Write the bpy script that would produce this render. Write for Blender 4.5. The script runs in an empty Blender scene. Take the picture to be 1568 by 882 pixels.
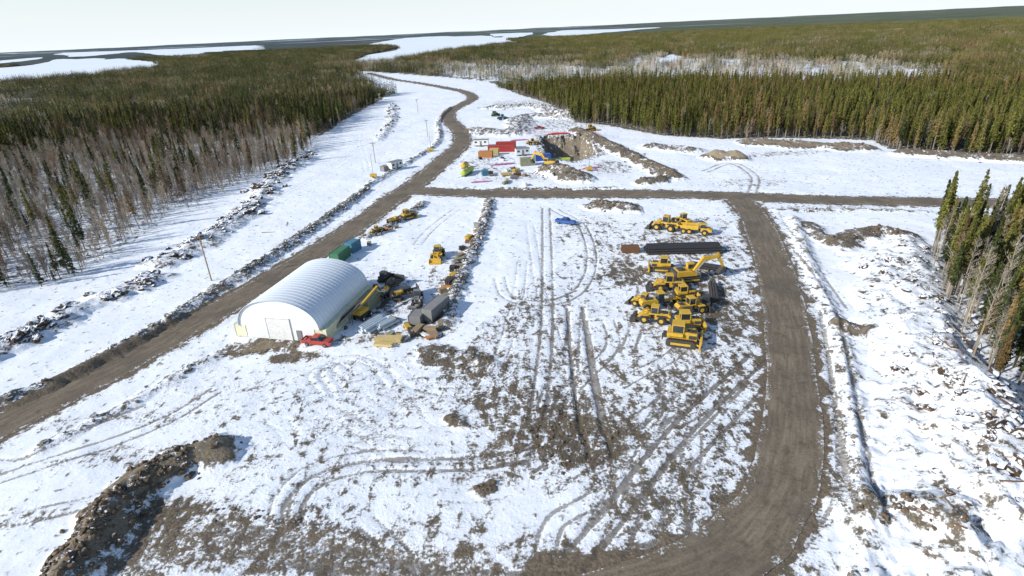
import bpy, math, random
import numpy as np
from mathutils import Vector, Matrix
random.seed(7); rng=np.random.default_rng(7)
scene=bpy.context.scene
# ------------------------------------------------------------ camera survey
H=50.0; FPX=871.0; PITCH=math.radians(24.5); ROLL=math.radians(2.63)
F=Vector((0,math.cos(PITCH),-math.sin(PITCH)))
R0=Vector((1,0,0)); U0=Vector((0,math.sin(PITCH),math.cos(PITCH)))
RC=R0*math.cos(ROLL)-U0*math.sin(ROLL); UC=R0*math.sin(ROLL)+U0*math.cos(ROLL)
def P(u,v,z=0.0):
    """survey: photo measurement -> world ground coordinates (metres)"""
    d=F+RC*((u-784)/FPX)+UC*((441-v)/FPX)
    t=(z-H)/min(d.z,-0.002)
    return (d.x*t,d.y*t)
def PL(l): return [P(*p) for p in l]
def smooth(pts,n=8):
    out=[]; p=[np.array(q,float) for q in pts]; p=[2*p[0]-p[1]]+p+[2*p[-1]-p[-2]]
    for i in range(1,len(p)-2):
        for k in range(n):
            t=k/n
            out.append(0.5*((2*p[i])+(-p[i-1]+p[i+1])*t+(2*p[i-1]-5*p[i]+4*p[i+1]-p[i+2])*t*t+(-p[i-1]+3*p[i]-3*p[i+1]+p[i+2])*t**3))
    out.append(p[-2]); return [tuple(q) for q in out]
def SP(l,n=6): return smooth(PL(l),n)
# ------------------------------------------------------------ noise
def hsh(ix,iy,s):
    n=(ix.astype(np.int64)*374761393+iy.astype(np.int64)*668265263+s*1442695041)&0xFFFFFFFF
    n=((n^(n>>13))*1274126177)&0xFFFFFFFF
    n=n^(n>>16)
    return (n&0xFFFF)/65535.0
def vnoise(x,y,s=0):
    ix=np.floor(x);iy=np.floor(y);fx=x-ix;fy=y-iy
    fx=fx*fx*(3-2*fx);fy=fy*fy*(3-2*fy)
    a=hsh(ix,iy,s);b=hsh(ix+1,iy,s);c=hsh(ix,iy+1,s);d=hsh(ix+1,iy+1,s)
    return (a+(b-a)*fx)*(1-fy)+(c+(d-c)*fx)*fy
def fbm(x,y,s=0,o=4):
    r=0;a=1;t=0
    for i in range(o):
        r=r+a*vnoise(x*2**i,y*2**i,s+i*17);t+=a;a*=.5
    return r/t
# ------------------------------------------------------------ ground grid
def geo(st,step,k,end):
    o=[];x=st
    while x<end:
        x+=step;step*=k;o.append(x)
    return o
xr=geo(175,.8,1.07,26000); xl=[-v for v in geo(170,.8,1.07,26000)][::-1]
xs=np.array(xl+list(np.arange(-170,-62,.65))+list(np.arange(-62,66,.3))+list(np.arange(66,175.1,.65))+xr)
ys=np.array(list(np.arange(-40,36,2))+list(np.arange(36,125,.3))+list(np.arange(125,210,.45))+list(np.arange(210,420,1.0))+geo(420,1.0,1.045,30000))
nx,ny=len(xs),len(ys)
X,Y=np.meshgrid(xs,ys)
def pdist(pts,maxd):
    D=np.full((ny,nx),1e3)
    for a,b in zip(pts[:-1],pts[1:]):
        i0=np.searchsorted(xs,min(a[0],b[0])-maxd);i1=np.searchsorted(xs,max(a[0],b[0])+maxd)
        j0=np.searchsorted(ys,min(a[1],b[1])-maxd);j1=np.searchsorted(ys,max(a[1],b[1])+maxd)
        if i1<=i0 or j1<=j0: continue
        x=X[j0:j1,i0:i1];y=Y[j0:j1,i0:i1]
        dx,dy=b[0]-a[0],b[1]-a[1];L=dx*dx+dy*dy+1e-9
        t=np.clip(((x-a[0])*dx+(y-a[1])*dy)/L,0,1)
        d=np.hypot(x-a[0]-t*dx,y-a[1]-t*dy)
        D[j0:j1,i0:i1]=np.minimum(D[j0:j1,i0:i1],d)
    return D
def inpoly(x,y,poly):
    r=np.zeros(x.shape,bool);n=len(poly)
    for i in range(n):
        x1,y1=poly[i];x2,y2=poly[(i+1)%n]
        if y1==y2: continue
        c=((y1>y)!=(y2>y))&(x<(x2-x1)*(y-y1)/(y2-y1)+x1)
        r^=c
    return r
def sst(a,b,x):
    t=np.clip((x-a)/(b-a),0,1);return t*t*(3-2*t)
N1=fbm(X/3,Y/3,1); N2=fbm(X/1.1,Y/1.1,5,3); N3=fbm(X/14,Y/14,9)
# regions ------------------------------------------------------
OPEN=PL([(-700,700),(-250,500),(0,446),(90,432),(180,388),(260,325),(390,272),(450,250),(490,208),(530,182),(585,152),(592,137),(545,120),(545,108),(600,112),(680,118),(745,124),(790,143),(845,160),(882,187),(930,192),(1000,206),(1100,213),(1200,211),(1330,214),(1370,229),(1460,236),(1568,243),(1900,262),(2600,420),(1900,345),(1568,358),(1460,365),(1418,392),(1450,480),(1490,560),(1530,620),(1568,665),(1800,900),(1200,2200),(0,2200)])
BARE=PL([(-700,720),(-250,510),(0,450),(90,435),(180,390),(260,327),(390,274),(450,252),(490,208),(440,204),(300,220),(150,232),(0,245),(-400,285)])
GROVE=PL([(1416,392),(1445,368),(1568,358),(1760,362),(1760,520),(1700,700),(1640,740),(1568,665),(1522,620),(1480,560),(1446,485)])
BOG=[PL([(985,84),(1040,90),(1120,90),(1300,95),(1440,106),(1430,128),(1250,137),(1080,133),(960,124),(930,104)]),
     PL([(640,102),(700,96),(790,100),(870,100),(960,108),(930,128),(800,128),(700,117)]),
     PL([(-100,158),(0,152),(60,150),(30,163),(-80,168)]),PL([(160,78),(330,86),(300,92),(180,88)])]
LAKES=[[(-500,160),(-100,134),(0,129),(150,116),(250,103),(235,94),(180,90),(90,91),(70,96),(0,104),(-300,120)],
       [(90,81),(250,75.5),(385,70),(402,74),(330,79),(260,85),(200,80),(110,87)],
       [(530,98),(555,86),(610,74),(570,66),(640,57),(745,55),(800,66),(740,72),(650,84),(600,95)],
       [(750,52),(812,50),(800,56),(760,57)],[(828,53),(865,46.5),(930,45),(1010,42),(925,50),(860,55)],
       [(1365,77),(1400,73),(1405,78),(1370,81)],[(1495,47),(1523,43),(1525,47),(1505,50)],[(1000,98),(1025,85),(1045,88),(1030,100)],
       [(1425,69),(1450,67),(1448,71)],[(395,62),(450,60),(440,63),(400,64.5)],[(0,93),(60,88),(60,90.5),(0,97)],[(1200,25.5),(1420,17.5),(1400,19.3),(1210,27)]]
LK=[PL(l) for l in LAKES]
JX=X+(N1-.5)*6;JY=Y+(N3-.5)*10
openm=inpoly(JX,JY,OPEN)
bogm=np.zeros_like(openm)
for b in BOG: bogm|=inpoly(X+(N3-.5)*40,Y+(N3-.5)*40,b)
barem=inpoly(JX,JY,BARE); grovem=inpoly(JX,JY,GROVE)
forest=(~openm)&(~bogm)&(Y>30)
Rr=np.hypot(X,Y)
rough=np.where(openm,.7,1.2)
Z=(N3-.5)*.8*(Y>0)+(N1-.5)*.20*rough+(N2-.5)*.05*rough
dirt=np.zeros_like(X);rock=np.zeros_like(X)
fl=np.where(forest,np.where(barem|(X>40)&(Y<170),.34,.85),0.0)
fl=np.where(bogm,.05,fl)
# roads
ROADS={'main_haul_road':([(-260,800),(-120,718),(0,652),(130,587),(250,522),(350,466),(450,408),(540,350),(600,306),(640,279),(680,245),(706,220),(704,200),(688,184),(690,170),(712,158),(724,150),(712,141),(680,134),(640,127),(600,121),(565,112)],4.6),
 'cross_road':([(628,292),(680,294),(750,296),(850,297),(1000,297),(1130,301),(1260,306),(1400,309),(1568,312),(1800,318)],4.6),
 'site_loop_road':([(1128,302),(1150,325),(1172,370),(1194,440),(1207,520),(1214,620),(1208,700),(1186,770),(1130,835),(1060,874),(950,898),(850,903)],4.2)}
roadm=np.zeros_like(X);RW={}
for k,(l,w) in ROADS.items():
    pts=SP(l);RW[k]=(pts,w)
    D=pdist(pts,w+8)+(N1-.5)*2.6+(N2-.5)*1.4
    roadm=np.maximum(roadm,1-sst(w-.2,w+.9,D))
    flat=1-sst(w+.5,w+2.5,D);Z=Z*(1-flat)
    dirt=np.maximum(dirt,(.50 if k!='site_loop_road' else .66)*(1-sst(w,w+3.4,D)))
BAND=SP([(1110,850),(1050,880),(950,900),(850,903),(740,900),(640,887),(520,860),(420,838),(330,826),(260,840),(215,880),(200,940)])
D=pdist(BAND,14)+(N1-.5)*3.5+(N3-.5)*2
roadm=np.maximum(roadm,.53*(1-sst(2.4,4.8,D)))
dirt=np.maximum(dirt,.62*(1-sst(3.0,7.0,D)));Z=Z*(1-.7*(1-sst(3,6,D)))
def ridge(l,h,w,d=.5,rk=.0,jit=1.0,s=3):
    global Z,dirt,rock
    pts=SP(l)
    D=pdist(pts,w*2.4+1);m=D<w*2.2
    n=np.full(X.shape,.5);n[m]=fbm(X[m]/(w*.7),Y[m]/(w*.7),s,5)
    prof=np.clip(1-(D+(n-.5)*w*jit*1.3)/w,0,1)
    Z=Z+h*(prof**.8)*(.3+1.4*n)*m
    dirt=np.maximum(dirt,d*np.clip(prof*3,0,1)); rock=np.maximum(rock,rk*np.clip(prof*3,0,1))
    return pts
WIN=[]
WIN.append((ridge([(-60,640),(60,598),(140,560),(250,498),(340,440),(430,385),(500,335),(560,292)],1.3,2.6,.62,.8),2.2,520))
WIN.append((ridge([(560,288),(640,240),(672,215),(672,185),(690,165)],1.0,2.2,.45,.4),2.2,160))
WIN.append((ridge([(60,690),(160,640),(250,590),(330,545)],.4,1.8,.42,.1),1.5,16))
WIN.append((ridge([(560,365),(600,345),(650,312)],.9,2,.55,.6),2,110))
WIN.append((ridge([(750,308),(742,340),(728,375),(708,420),(695,455),(680,495)],1.1,2.2,.6,.9),1.8,330))
WIN.append((ridge([(1215,335),(1245,420),(1272,480),(1290,540),(1305,640),(1318,740),(1325,860),(1325,930)],1.0,2.0,.40,.1),1.8,30))
WIN.append((ridge([(760,290),(860,290),(940,288)],.5,1.5,.5,.3),1.5,40))
WIN.append((ridge([(1150,322),(1300,322),(1420,325)],.4,1.8,.5,.0),1.5,30))
# earth heaps
ridge([(95,900),(135,850),(165,800),(205,752),(265,715),(330,692)],2.4,4.0,1.0,.2,.9,21)
ridge([(885,200),(930,222),(975,245),(1030,272)],2.2,5.5,.95,.0,.6,22)
ridge([(845,262),(880,275)],4.0,7,.9,.4,.8,23)
ridge([(915,315),(960,320)],2.0,5,.85,.4,.9,24)
ridge([(1095,242),(1125,243)],3.6,6.5,1.1,.0,.5,25)
ridge([(1150,219),(1230,224),(1320,228)],2.4,7.5,1.0,.3,.7,26)
ridge([(1385,236),(1460,241),(1568,246),(1700,255)],2.2,6,.95,.3,.8,27)
ridge([(1000,225),(1060,232)],2,7,.7,.2,.8,28)
ridge([(985,282),(1010,278)],2.4,4,.95,.2,.8,29)
ridge([(1285,375),(1335,358),(1380,362)],2.0,4.5,.9,.2,.8,30)
ridge([(1290,503),(1305,507)],1.1,3,1.0,.2,.8,31)
ridge([(1340,790),(1400,800),(1440,830)],1.8,4.5,.58,.1,.9,32)
ridge([(1385,380),(1420,470),(1450,560),(1480,640),(1520,740),(1560,830)],3.2,6.5,.38,.0,1.2,33)
ridge([(1340,400),(1370,500),(1400,600),(1440,720),(1470,830),(1480,930)],2.4,6,.30,.0,1.4,34)
ridge([(1500,620),(1550,720),(1600,830)],3.0,6.5,.34,.0,1.3,44)
ridge([(730,200),(790,205),(800,180),(870,178)],2.2,9,.65,.3,1.0,35)
ridge([(760,165),(830,165),(870,180)],2.5,10,.62,.3,1.0,36)
ridge([(660,545),(720,550),(745,560)],.6,3.4,.8,.1,1.2,37)
ridge([(690,640),(705,648)],.5,1.6,.9,.1,.9,38)
ridge([(735,750),(750,745)],.4,1.3,.9,.1,.9,39)
ridge([(470,245),(425,270),(380,325),(300,378),(250,402)],1.7,5.5,.5,.2,1.3,40)
ridge([(230,430),(150,462),(60,510),(0,535),(-100,580)],1.6,5,.45,.2,1.3,41)
ridge([(600,160),(600,185),(580,215)],1.0,4,.4,.3,1.2,42)
ridge([(1240,345),(1262,370)],1.0,3,.8,.3,1.2,43)
# pit
PITP=PL([(828,208),(895,207),(915,236),(880,247),(838,243)])
cx=sum(p[0] for p in PITP)/5;cy=sum(p[1] for p in PITP)/5
pm=np.zeros_like(X)
for k in range(6):
    s=1-.05*k
    q=[((p[0]-cx)*s+cx,(p[1]-cy)*s+cy) for p in PITP]
    pm+=inpoly(X+(N1-.5)*4,Y+(N1-.5)*4,q)/6.
Z=Z*(1-pm)-8.5*pm
rim=pdist(PITP+[PITP[0]],7);dirt=np.maximum(dirt,np.maximum(1.0*(pm>0.05),.62*(1-sst(2,6,rim+(N1-.5)*4))))
rock=np.maximum(rock,.5*(pm>.05))
# mud blobs
def blob(u,v,rx,ry,a):
    c=P(u,v);R=max(rx,ry)*1.8+2
    i0,i1=np.searchsorted(xs,[c[0]-R,c[0]+R]);j0,j1=np.searchsorted(ys,[c[1]-R,c[1]+R]);S_=(slice(j0,j1),slice(i0,i1))
    dx=X[S_]-c[0];dy=Y[S_]-c[1]
    d=np.sqrt((dx/rx)**2+(dy/ry)**2)+(N1[S_]-.5)*.8+(N3[S_]-.5)*.6
    dirt[S_]=np.maximum(dirt[S_],a*(1-sst(.3,1.2,d)))
for b in [(400,530,9,4,1.0),(455,545,6,2.5,.9),(350,600,14,5,.36),(1060,445,14,20,.76),(1110,480,9,18,.78),(965,420,8,12,.78),(900,350,14,14,.44),(840,650,13,10,.74),(910,680,10,11,.82),(780,610,11,7,.64),(1010,610,16,15,.54),(900,560,16,10,.50),(780,700,11,6,.58),
          (1060,760,9,11,.60),(1110,800,9,9,.76),(980,790,10,8,.54),(720,570,9,7,.66),(640,600,12,7,.40),(560,720,12,7,.34),(420,700,8,5,.34),(250,800,7,5,.9),(300,790,7,4,.7),(470,790,9,3,.50),(560,840,12,3,.60),(760,850,16,3.5,.52),(1130,700,6,13,.60),(740,250,16,22,.42),(800,270,20,10,.44),(700,200,12,20,.40),
          (1290,315,30,8,.46),(1200,235,25,6,.52),(930,255,14,16,.50),(860,190,30,30,.46),(1150,280,14,10,.42),(620,290,6,6,.5),(660,500,9,7,.6),(590,440,8,14,.42),(670,430,5,16,.42),(1370,420,8,10,.38),(1430,600,8,14,.36),(1500,760,8,10,.36),
          (1160,340,7,12,.62),(600,470,9,7,.55),(560,520,10,3,.55),(200,700,14,3,.44),(100,650,14,3,.40),(60,790,8,3,.36),(1120,560,9,14,.60),(790,160,30,40,.45),(970,700,11,10,.56),(860,450,10,10,.40),(1150,870,12,4,.75),(1240,760,3,10,.46),(680,810,8,3,.40),(250,640,16,3,.40)]:
    blob(*b)
fleck=inpoly(X+(N1-.5)*8,Y+(N1-.5)*8,PL([(800,440),(960,340),(1110,330),(1155,420),(1165,600),(1150,720),(1050,840),(820,720),(700,650),(680,560)]))
dirt=np.maximum(dirt,fleck*(.40+.45*(N3-.45)))
fl2=inpoly(X+(N1-.5)*8,Y+(N1-.5)*8,PL([(280,560),(660,540),(800,720),(850,840),(400,800),(300,700)]))
dirt=np.maximum(dirt,fl2*(.20+.50*(N3-.45)))
# tracks
track=np.zeros_like(X)
def tr(l,gap=2.0,w=.30,a=.7,dep=.06):
    global track,Z
    c=SP(l,8);c=np.array(c);t=np.gradient(c,axis=0);t/=np.hypot(t[:,0],t[:,1])[:,None]+1e-9
    nrm=np.stack([-t[:,1],t[:,0]],1)
    for s in ((-.5,.5) if gap else (0,)):
        D=pdist([tuple(q) for q in c+nrm*gap*s],w*3)
        S_=np.where(D<w*3);D=D[S_]
        m=(1-sst(w*.6,w*1.5,D+(N2[S_]-.5)*.25))
        track[S_]=np.maximum(track[S_],a*m*(.45+.9*N1[S_]));Z[S_]-=dep*m
tr([(836,318),(838,420),(836,520),(822,640)],2.2,.32,.85,.08)
tr([(812,345),(825,430),(850,520),(880,600)],2,.25,.5)
tr([(880,470),(890,560),(903,640),(920,700)],3.0,.34,1.1,.2);tr([(884,490),(895,570),(908,640),(926,690)],3.6,.26,.8,.08)
tr([(1163,545),(1060,640),(985,730),(930,800),(880,860)],2.6,.36,1.0,.12)
tr([(1162,585),(1100,650),(1020,740),(975,860)],2.4,.3,.8,.08)
tr([(445,812),(452,770),(490,735),(560,715),(650,712),(740,706),(830,690)],2.2,.34,.8,.12)
tr([(425,800),(435,760),(480,720),(560,700),(650,700)],2.2,.3,.65,.08)
tr([(765,425),(775,452),(815,465),(870,455),(900,425),(905,385),(890,345),(850,320)],2.2,.3,.72,.08)
tr([(830,860),(850,800),(900,770),(950,740)],2.2,.3,.75,.08)
tr([(500,600),(480,575),(510,560),(540,580),(570,570)],1.8,.3,.5,.08)
tr([(520,605),(500,570),(530,548),(575,560),(600,590)],1.8,.3,.5,.08)
tr([(-40,745),(60,712),(160,680),(260,640),(330,598)],2.2,.3,.75,.08)
tr([(-40,805),(60,788),(160,760),(230,700)],2.2,.3,.6,.08)
tr([(-40,700),(40,700),(140,655),(220,620)],0,.4,.7,.08)
tr([(1185,325),(1200,352),(1240,405),(1285,470)],2.4,.3,.8)
tr([(1268,480),(1285,560),(1300,650),(1312,720),(1330,800)],2.6,.40,.75,.28)
tr([(1160,800),(1240,700),(1235,600)],2,.3,.7)
tr([(1040,880),(1180,860),(1260,760),(1270,640)],2,.3,.6)
tr([(562,262),(552,205),(580,172),(625,150)],2,.3,.45)
tr([(140,560),(260,492),(360,425),(450,360),(540,305)],0,.3,.6)
tr([(1150,300),(1155,270),(1120,250),(1080,262)],2.4,.5,.75)
tr([(1085,262),(1180,262),(1330,268),(1340,278)],2.4,.4,.45)
tr([(700,640),(760,560),(790,470),(800,400)],2.2,.25,.55)
tr([(640,375),(660,350),(700,320)],2.2,.25,.6)
tr([(600,560),(640,590),(700,600),(780,590)],2,.25,.5)
tr([(560,800),(600,835),(620,860)],2,.3,.75,.08)
tr([(960,540),(980,480),(985,440)],2.2,.3,.7)
for q in(0,8,-9):tr([(1060,875+q),(950,898+q),(850,903+q),(740,898+q),(640,885+q),(520,858+q),(420,836+q),(330,824+q)],2.2,.35,.75,.1)
for k in range(20):
    u=random.uniform(840,1120);v=random.uniform(440,760)
    tr([(u,v),(u+random.uniform(-20,20),v+random.uniform(40,80)),(u-random.uniform(20,90),v+random.uniform(90,140))],2.2,.27,.7,.05)
for k in range(12):
    u=random.uniform(400,700);v=random.uniform(590,760)
    tr([(u,v),(u+random.uniform(30,60),v+random.uniform(-20,30)),(u+random.uniform(90,140),v+random.uniform(-30,50))],2.2,.24,.48,.04)
# far relief
hm=Y>9000
Z[hm]+=((fbm(X[hm]/1800,Y[hm]/1500,77,3)-.35)*70*sst(9000,14000,Y[hm]))
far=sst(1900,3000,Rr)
Z=np.where(Rr>700,np.minimum(Z,0)*(Y<5000)+Z*(Y>=5000),Z)
def hgt(x,y):
    i=np.clip(np.searchsorted(xs,x),1,nx-1);j=np.clip(np.searchsorted(ys,y),1,ny-1)
    tx=np.clip((x-xs[i-1])/(xs[i]-xs[i-1]),0,1);ty=np.clip((y-ys[j-1])/(ys[j]-ys[j-1]),0,1)
    return (Z[j-1,i-1]*(1-tx)+Z[j-1,i]*tx)*(1-ty)+(Z[j,i-1]*(1-tx)+Z[j,i]*tx)*ty
def roadat(x,y):
    i=np.clip(np.searchsorted(xs,x),1,nx-1);j=np.clip(np.searchsorted(ys,y),1,ny-1);return roadm[j,i]
# ------------------------------------------------------------ material helpers
class NT:
    def __init__(s,name):
        s.m=bpy.data.materials.new(name);s.m.use_nodes=True;s.t=s.m.node_tree;s.n=s.t.nodes
        s.b=s.n['Principled BSDF'];s.pos=s.new('ShaderNodeNewGeometry')
    def new(s,t,**k):
        n=s.n.new(t)
        for a,b in k.items(): setattr(n,a,b)
        return n
    def l(s,a,b): s.t.links.new(a,b)
    def put(s,sock,v):
        if isinstance(v,bpy.types.NodeSocket): s.l(v,sock)
        elif isinstance(v,(tuple,list)): sock.default_value=(v[0],v[1],v[2],1) if len(sock.default_value)==4 else v
        else: sock.default_value=v
    def math(s,op,a,b=0,c=None,clamp=False):
        n=s.new('ShaderNodeMath',operation=op,use_clamp=clamp);s.put(n.inputs[0],a);s.put(n.inputs[1],b)
        if c is not None:s.put(n.inputs[2],c)
        return n.outputs[0]
    def mix(s,f,a,b):
        n=s.new('ShaderNodeMix',data_type='RGBA');s.put(n.inputs[0],f);s.put(n.inputs[6],a);s.put(n.inputs[7],b);return n.outputs[2]
    def noise(s,scale,detail=4,vec=None,st=None,rough=.55,dist=0):
        n=s.new('ShaderNodeTexNoise');n.inputs['Scale'].default_value=scale;n.inputs['Detail'].default_value=detail
        n.inputs['Roughness'].default_value=rough;n.inputs['Distortion'].default_value=dist
        v=vec or s.pos.outputs['Position']
        if st:
            mp=s.new('ShaderNodeMapping');mp.inputs['Scale'].default_value=st[:3]
            mp.inputs['Rotation'].default_value=(0,0,st[3] if len(st)>3 else 0);s.l(v,mp.inputs[0]);v=mp.outputs[0]
        s.l(v,n.inputs['Vector']);return n.outputs['Fac']
    def bump(s,h,str_=.5,dist=.1):
        n=s.new('ShaderNodeBump');s.put(n.inputs['Strength'],str_);n.inputs['Distance'].default_value=dist
        s.l(h,n.inputs['Height']);s.l(n.outputs[0],s.b.inputs['Normal'])
    def out(s,col,rough=.8,spec=.3):
        s.put(s.b.inputs['Base Color'],col);s.put(s.b.inputs['Roughness'],rough);s.b.inputs['Specular IOR Level'].default_value=spec
        return s.m
    def attr(s,name):
        n=s.new('ShaderNodeAttribute',attribute_name=name);sp=s.new('ShaderNodeSeparateColor');s.l(n.outputs['Color'],sp.inputs[0]);return sp.outputs
SNOW=(.86,.89,.93)
def dirtcol(t,n1,n2):
    c=t.mix(n1,(.060,.046,.032),(.29,.23,.155))
    return t.mix(t.math('MULTIPLY',n2,.5),c,(.12,.10,.075))
def ground_mat():
    t=NT('snowy_ground')
    a=t.attr('A1');b=t.attr('A2')
    dirt_,road_,fl_=a[0],a[1],a[2];track_,rock_,far_=b[0],b[1],b[2]
    n1=t.noise(.75,8,rough=.62);n2=t.noise(2.6,6,rough=.65);n3=t.noise(.55,7,st=(1.0,.38,1,.75),rough=.65,dist=.6);n4=t.noise(9,4);nb=t.noise(.05,4)
    nn=t.math('ADD',t.math('MULTIPLY',n1,.32),t.math('ADD',t.math('MULTIPLY',n3,.40),t.math('MULTIPLY',n2,.28)))
    nd=t.math('MULTIPLY_ADD',t.math('SUBTRACT',nn,.5),5.6,t.math('SUBTRACT',dirt_,.13))
    dm=t.math('MULTIPLY_ADD',t.math('SUBTRACT',nd,.44),3.4,.5,clamp=True)
    tk=t.math('MULTIPLY_ADD',t.math('SUBTRACT',t.math('MULTIPLY_ADD',t.math('SUBTRACT',n2,.5),1.6,track_),.45),3.5,.4,clamp=True)
    tk=t.math('MULTIPLY',tk,t.math('MULTIPLY',track_,3,clamp=True),clamp=True)
    tk=t.math('MULTIPLY',tk,.85)
    rd=t.math('MULTIPLY_ADD',t.math('SUBTRACT',t.math('ADD',t.math('MULTIPLY',t.math('SUBTRACT',n2,.5),1.3),t.math('MULTIPLY_ADD',t.math('SUBTRACT',n1,.5),1.0,road_)),.5),4,.5,clamp=True)
    snow=t.mix(t.math('MULTIPLY_ADD',t.math('SUBTRACT',nb,.42),3,.0,clamp=True),SNOW,(.79,.84,.90))
    snow=t.mix(t.math('MULTIPLY',t.math('MULTIPLY_ADD',t.math('SUBTRACT',n1,.5),4.,.0,clamp=True),t.math('ADD',dirt_,.15,clamp=True)),snow,(.60,.60,.60))
    speck=t.math('MULTIPLY_ADD',t.math('SUBTRACT',n4,.60),12,0,clamp=True)
    snow=t.mix(t.math('MULTIPLY',speck,t.math('MULTIPLY',dirt_,1.4,clamp=True)),snow,(.3,.25,.19))
    c1=t.math('MULTIPLY_ADD',t.math('SUBTRACT',n2,.5),3.4,.38,clamp=True)
    dc=dirtcol(t,c1,n1)
    dc=t.mix(t.math('MULTIPLY_ADD',t.math('SUBTRACT',nb,.5),5,.1,clamp=True),dc,t.mix(n2,(.05,.04,.03),(.14,.11,.08)))
    dc=t.mix(t.math('MULTIPLY',rock_,t.math('MULTIPLY_ADD',t.math('SUBTRACT',n4,.5),4,.5,clamp=True)),dc,(.20,.19,.175))
    dc=t.mix(t.math('MULTIPLY',t.math('SUBTRACT',dirt_,.94,clamp=True),6,clamp=True),dc,(.33,.265,.18))
    rc=t.mix(c1,(.12,.093,.066),(.235,.187,.132))
    tc_=t.mix(t.math('MULTIPLY',dirt_,1.5,clamp=True),(.30,.27,.24),(.10,.08,.055))
    col=t.mix(dm,snow,dc);col=t.mix(rd,col,rc);col=t.mix(t.math('MULTIPLY',tk,t.math('MULTIPLY_ADD',rd,-.55,1)),col,tc_)
    # forest floor
    ff=t.math('MULTIPLY_ADD',t.math('SUBTRACT',t.math('MULTIPLY_ADD',t.math('SUBTRACT',n1,.5),3.5,fl_),.5),3,.5,clamp=True)
    col=t.mix(ff,col,t.mix(n2,(.06,.052,.034),(.16,.135,.09)))
    # far canopy
    sx=t.new('ShaderNodeSeparateXYZ');t.l(t.pos.outputs['Position'],sx.inputs[0])
    fn=t.noise(.0022,8,st=(.5,1,1),rough=.65);fn2=t.noise(.012,8,st=(.5,1,1),rough=.7)
    rt=t.math('MULTIPLY_ADD',t.math('DIVIDE',sx.outputs[0],t.math('MAXIMUM',sx.outputs[1],10)),1.3,.35,clamp=True)
    ca=t.mix(rt,(.018,.028,.018),(.060,.070,.020));cb=t.mix(rt,(.060,.060,.035),(.15,.15,.055))
    can=t.mix(t.math('MULTIPLY_ADD',t.math('SUBTRACT',fn,.5),7,.5,clamp=True),ca,cb)
    can=t.mix(t.math('MULTIPLY_ADD',t.math('SUBTRACT',fn2,.5),6,.3,clamp=True),can,t.mix(rt,(.016,.025,.020),(.045,.055,.022)))
    fn3=t.noise(.0009,6,st=(.35,1,1),rough=.6)
    can=t.mix(t.math('MULTIPLY_ADD',t.math('SUBTRACT',fn3,.59),30,0,clamp=True),can,t.mix(rt,(.66,.72,.78),(.17,.17,.10)))
    hz=t.math('SUBTRACT',1,t.math('POWER',2.718,t.math('DIVIDE',sx.outputs[1],-22000)))  # aerial haze painted into the canopy base colour, stronger with distance
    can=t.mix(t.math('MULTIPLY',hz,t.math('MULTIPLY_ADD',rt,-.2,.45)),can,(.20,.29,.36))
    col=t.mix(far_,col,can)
    hh=t.math('ADD',t.math('MULTIPLY',n2,.5),t.math('ADD',n1,t.math('MULTIPLY',n4,.12)))
    t.bump(hh,t.math('MULTIPLY_ADD',dirt_,1.1,.28,clamp=True),.30)
    return t.out(col,.8,.25)
def simple(name,col,rough=.55,var=.25,sc=1.5,metal=0,dirtamt=.5,spec=.4):
    t=NT(name);n=t.noise(sc,6);n2=t.noise(sc*6,4)
    c=t.mix(n,tuple(v*(1-var) for v in col),tuple(min(1,v*(1+var)) for v in col))
    dm=t.math('MULTIPLY_ADD',t.math('SUBTRACT',n2,.50),6,.0,clamp=True)
    c=t.mix(t.math('MULTIPLY',dm,dirtamt),c,(.13,.10,.07))
    t.b.inputs['Metallic'].default_value=metal
    return t.out(c,rough,spec)
MATS={}
for k,c,r in [('yellow_paint',(.62,.38,.035),.5),('black_rubber',(.025,.025,.025),.8),('dark_steel',(.05,.048,.045),.6),('grey_steel',(.22,.22,.22),.5),('white_paint',(.78,.78,.76),.4),('cream_paint',(.70,.68,.48),.55),
              ('blue_paint',(.03,.12,.42),.35),('red_paint',(.42,.045,.035),.45),('green_paint',(.05,.18,.09),.5),('lime_paint',(.42,.50,.07),.45),('orange_paint',(.50,.22,.07),.5),('teal_paint',(.06,.20,.28),.5),('olive_paint',(.30,.31,.20),.6),('magenta_tarp',(.50,.14,.34),.6),
              ('weathered_wood',(.34,.25,.15),.8),('new_lumber',(.60,.46,.20),.7),('pipe_white',(.55,.62,.65),.5),('tail_red',(.4,.02,.02),.4),('rust_brown',(.16,.075,.035),.8),('black_pipe',(.03,.03,.035),.45)]:
    MATS[k]=simple(k,c,r,dirtamt=.2 if k=='cream_paint' else .5)
t=NT('window_glass');MATS['glass']=t.out((.025,.035,.045),.08,.8)
t=NT('roof_membrane');n=t.noise(.8,5);n2=t.noise(.25,4,st=(1,1,.3));MATS['membrane']=t.out(t.mix(n,(.70,.75,.80),t.mix(n2,(.78,.82,.86),(.60,.66,.72))),.35,.5)
t=NT('end_wall_panel')
w=t.new('ShaderNodeTexWave',wave_type='BANDS',bands_direction='X');w.inputs['Scale'].default_value=1.3;tc=t.new('ShaderNodeTexCoord');t.l(tc.outputs['Object'],w.inputs['Vector'])
t.bump(w.outputs['Fac'],.4,.05);MATS['endwall']=t.out(t.mix(t.noise(.7,5),(.70,.73,.73),(.82,.84,.84)),.5,.4)
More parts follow.
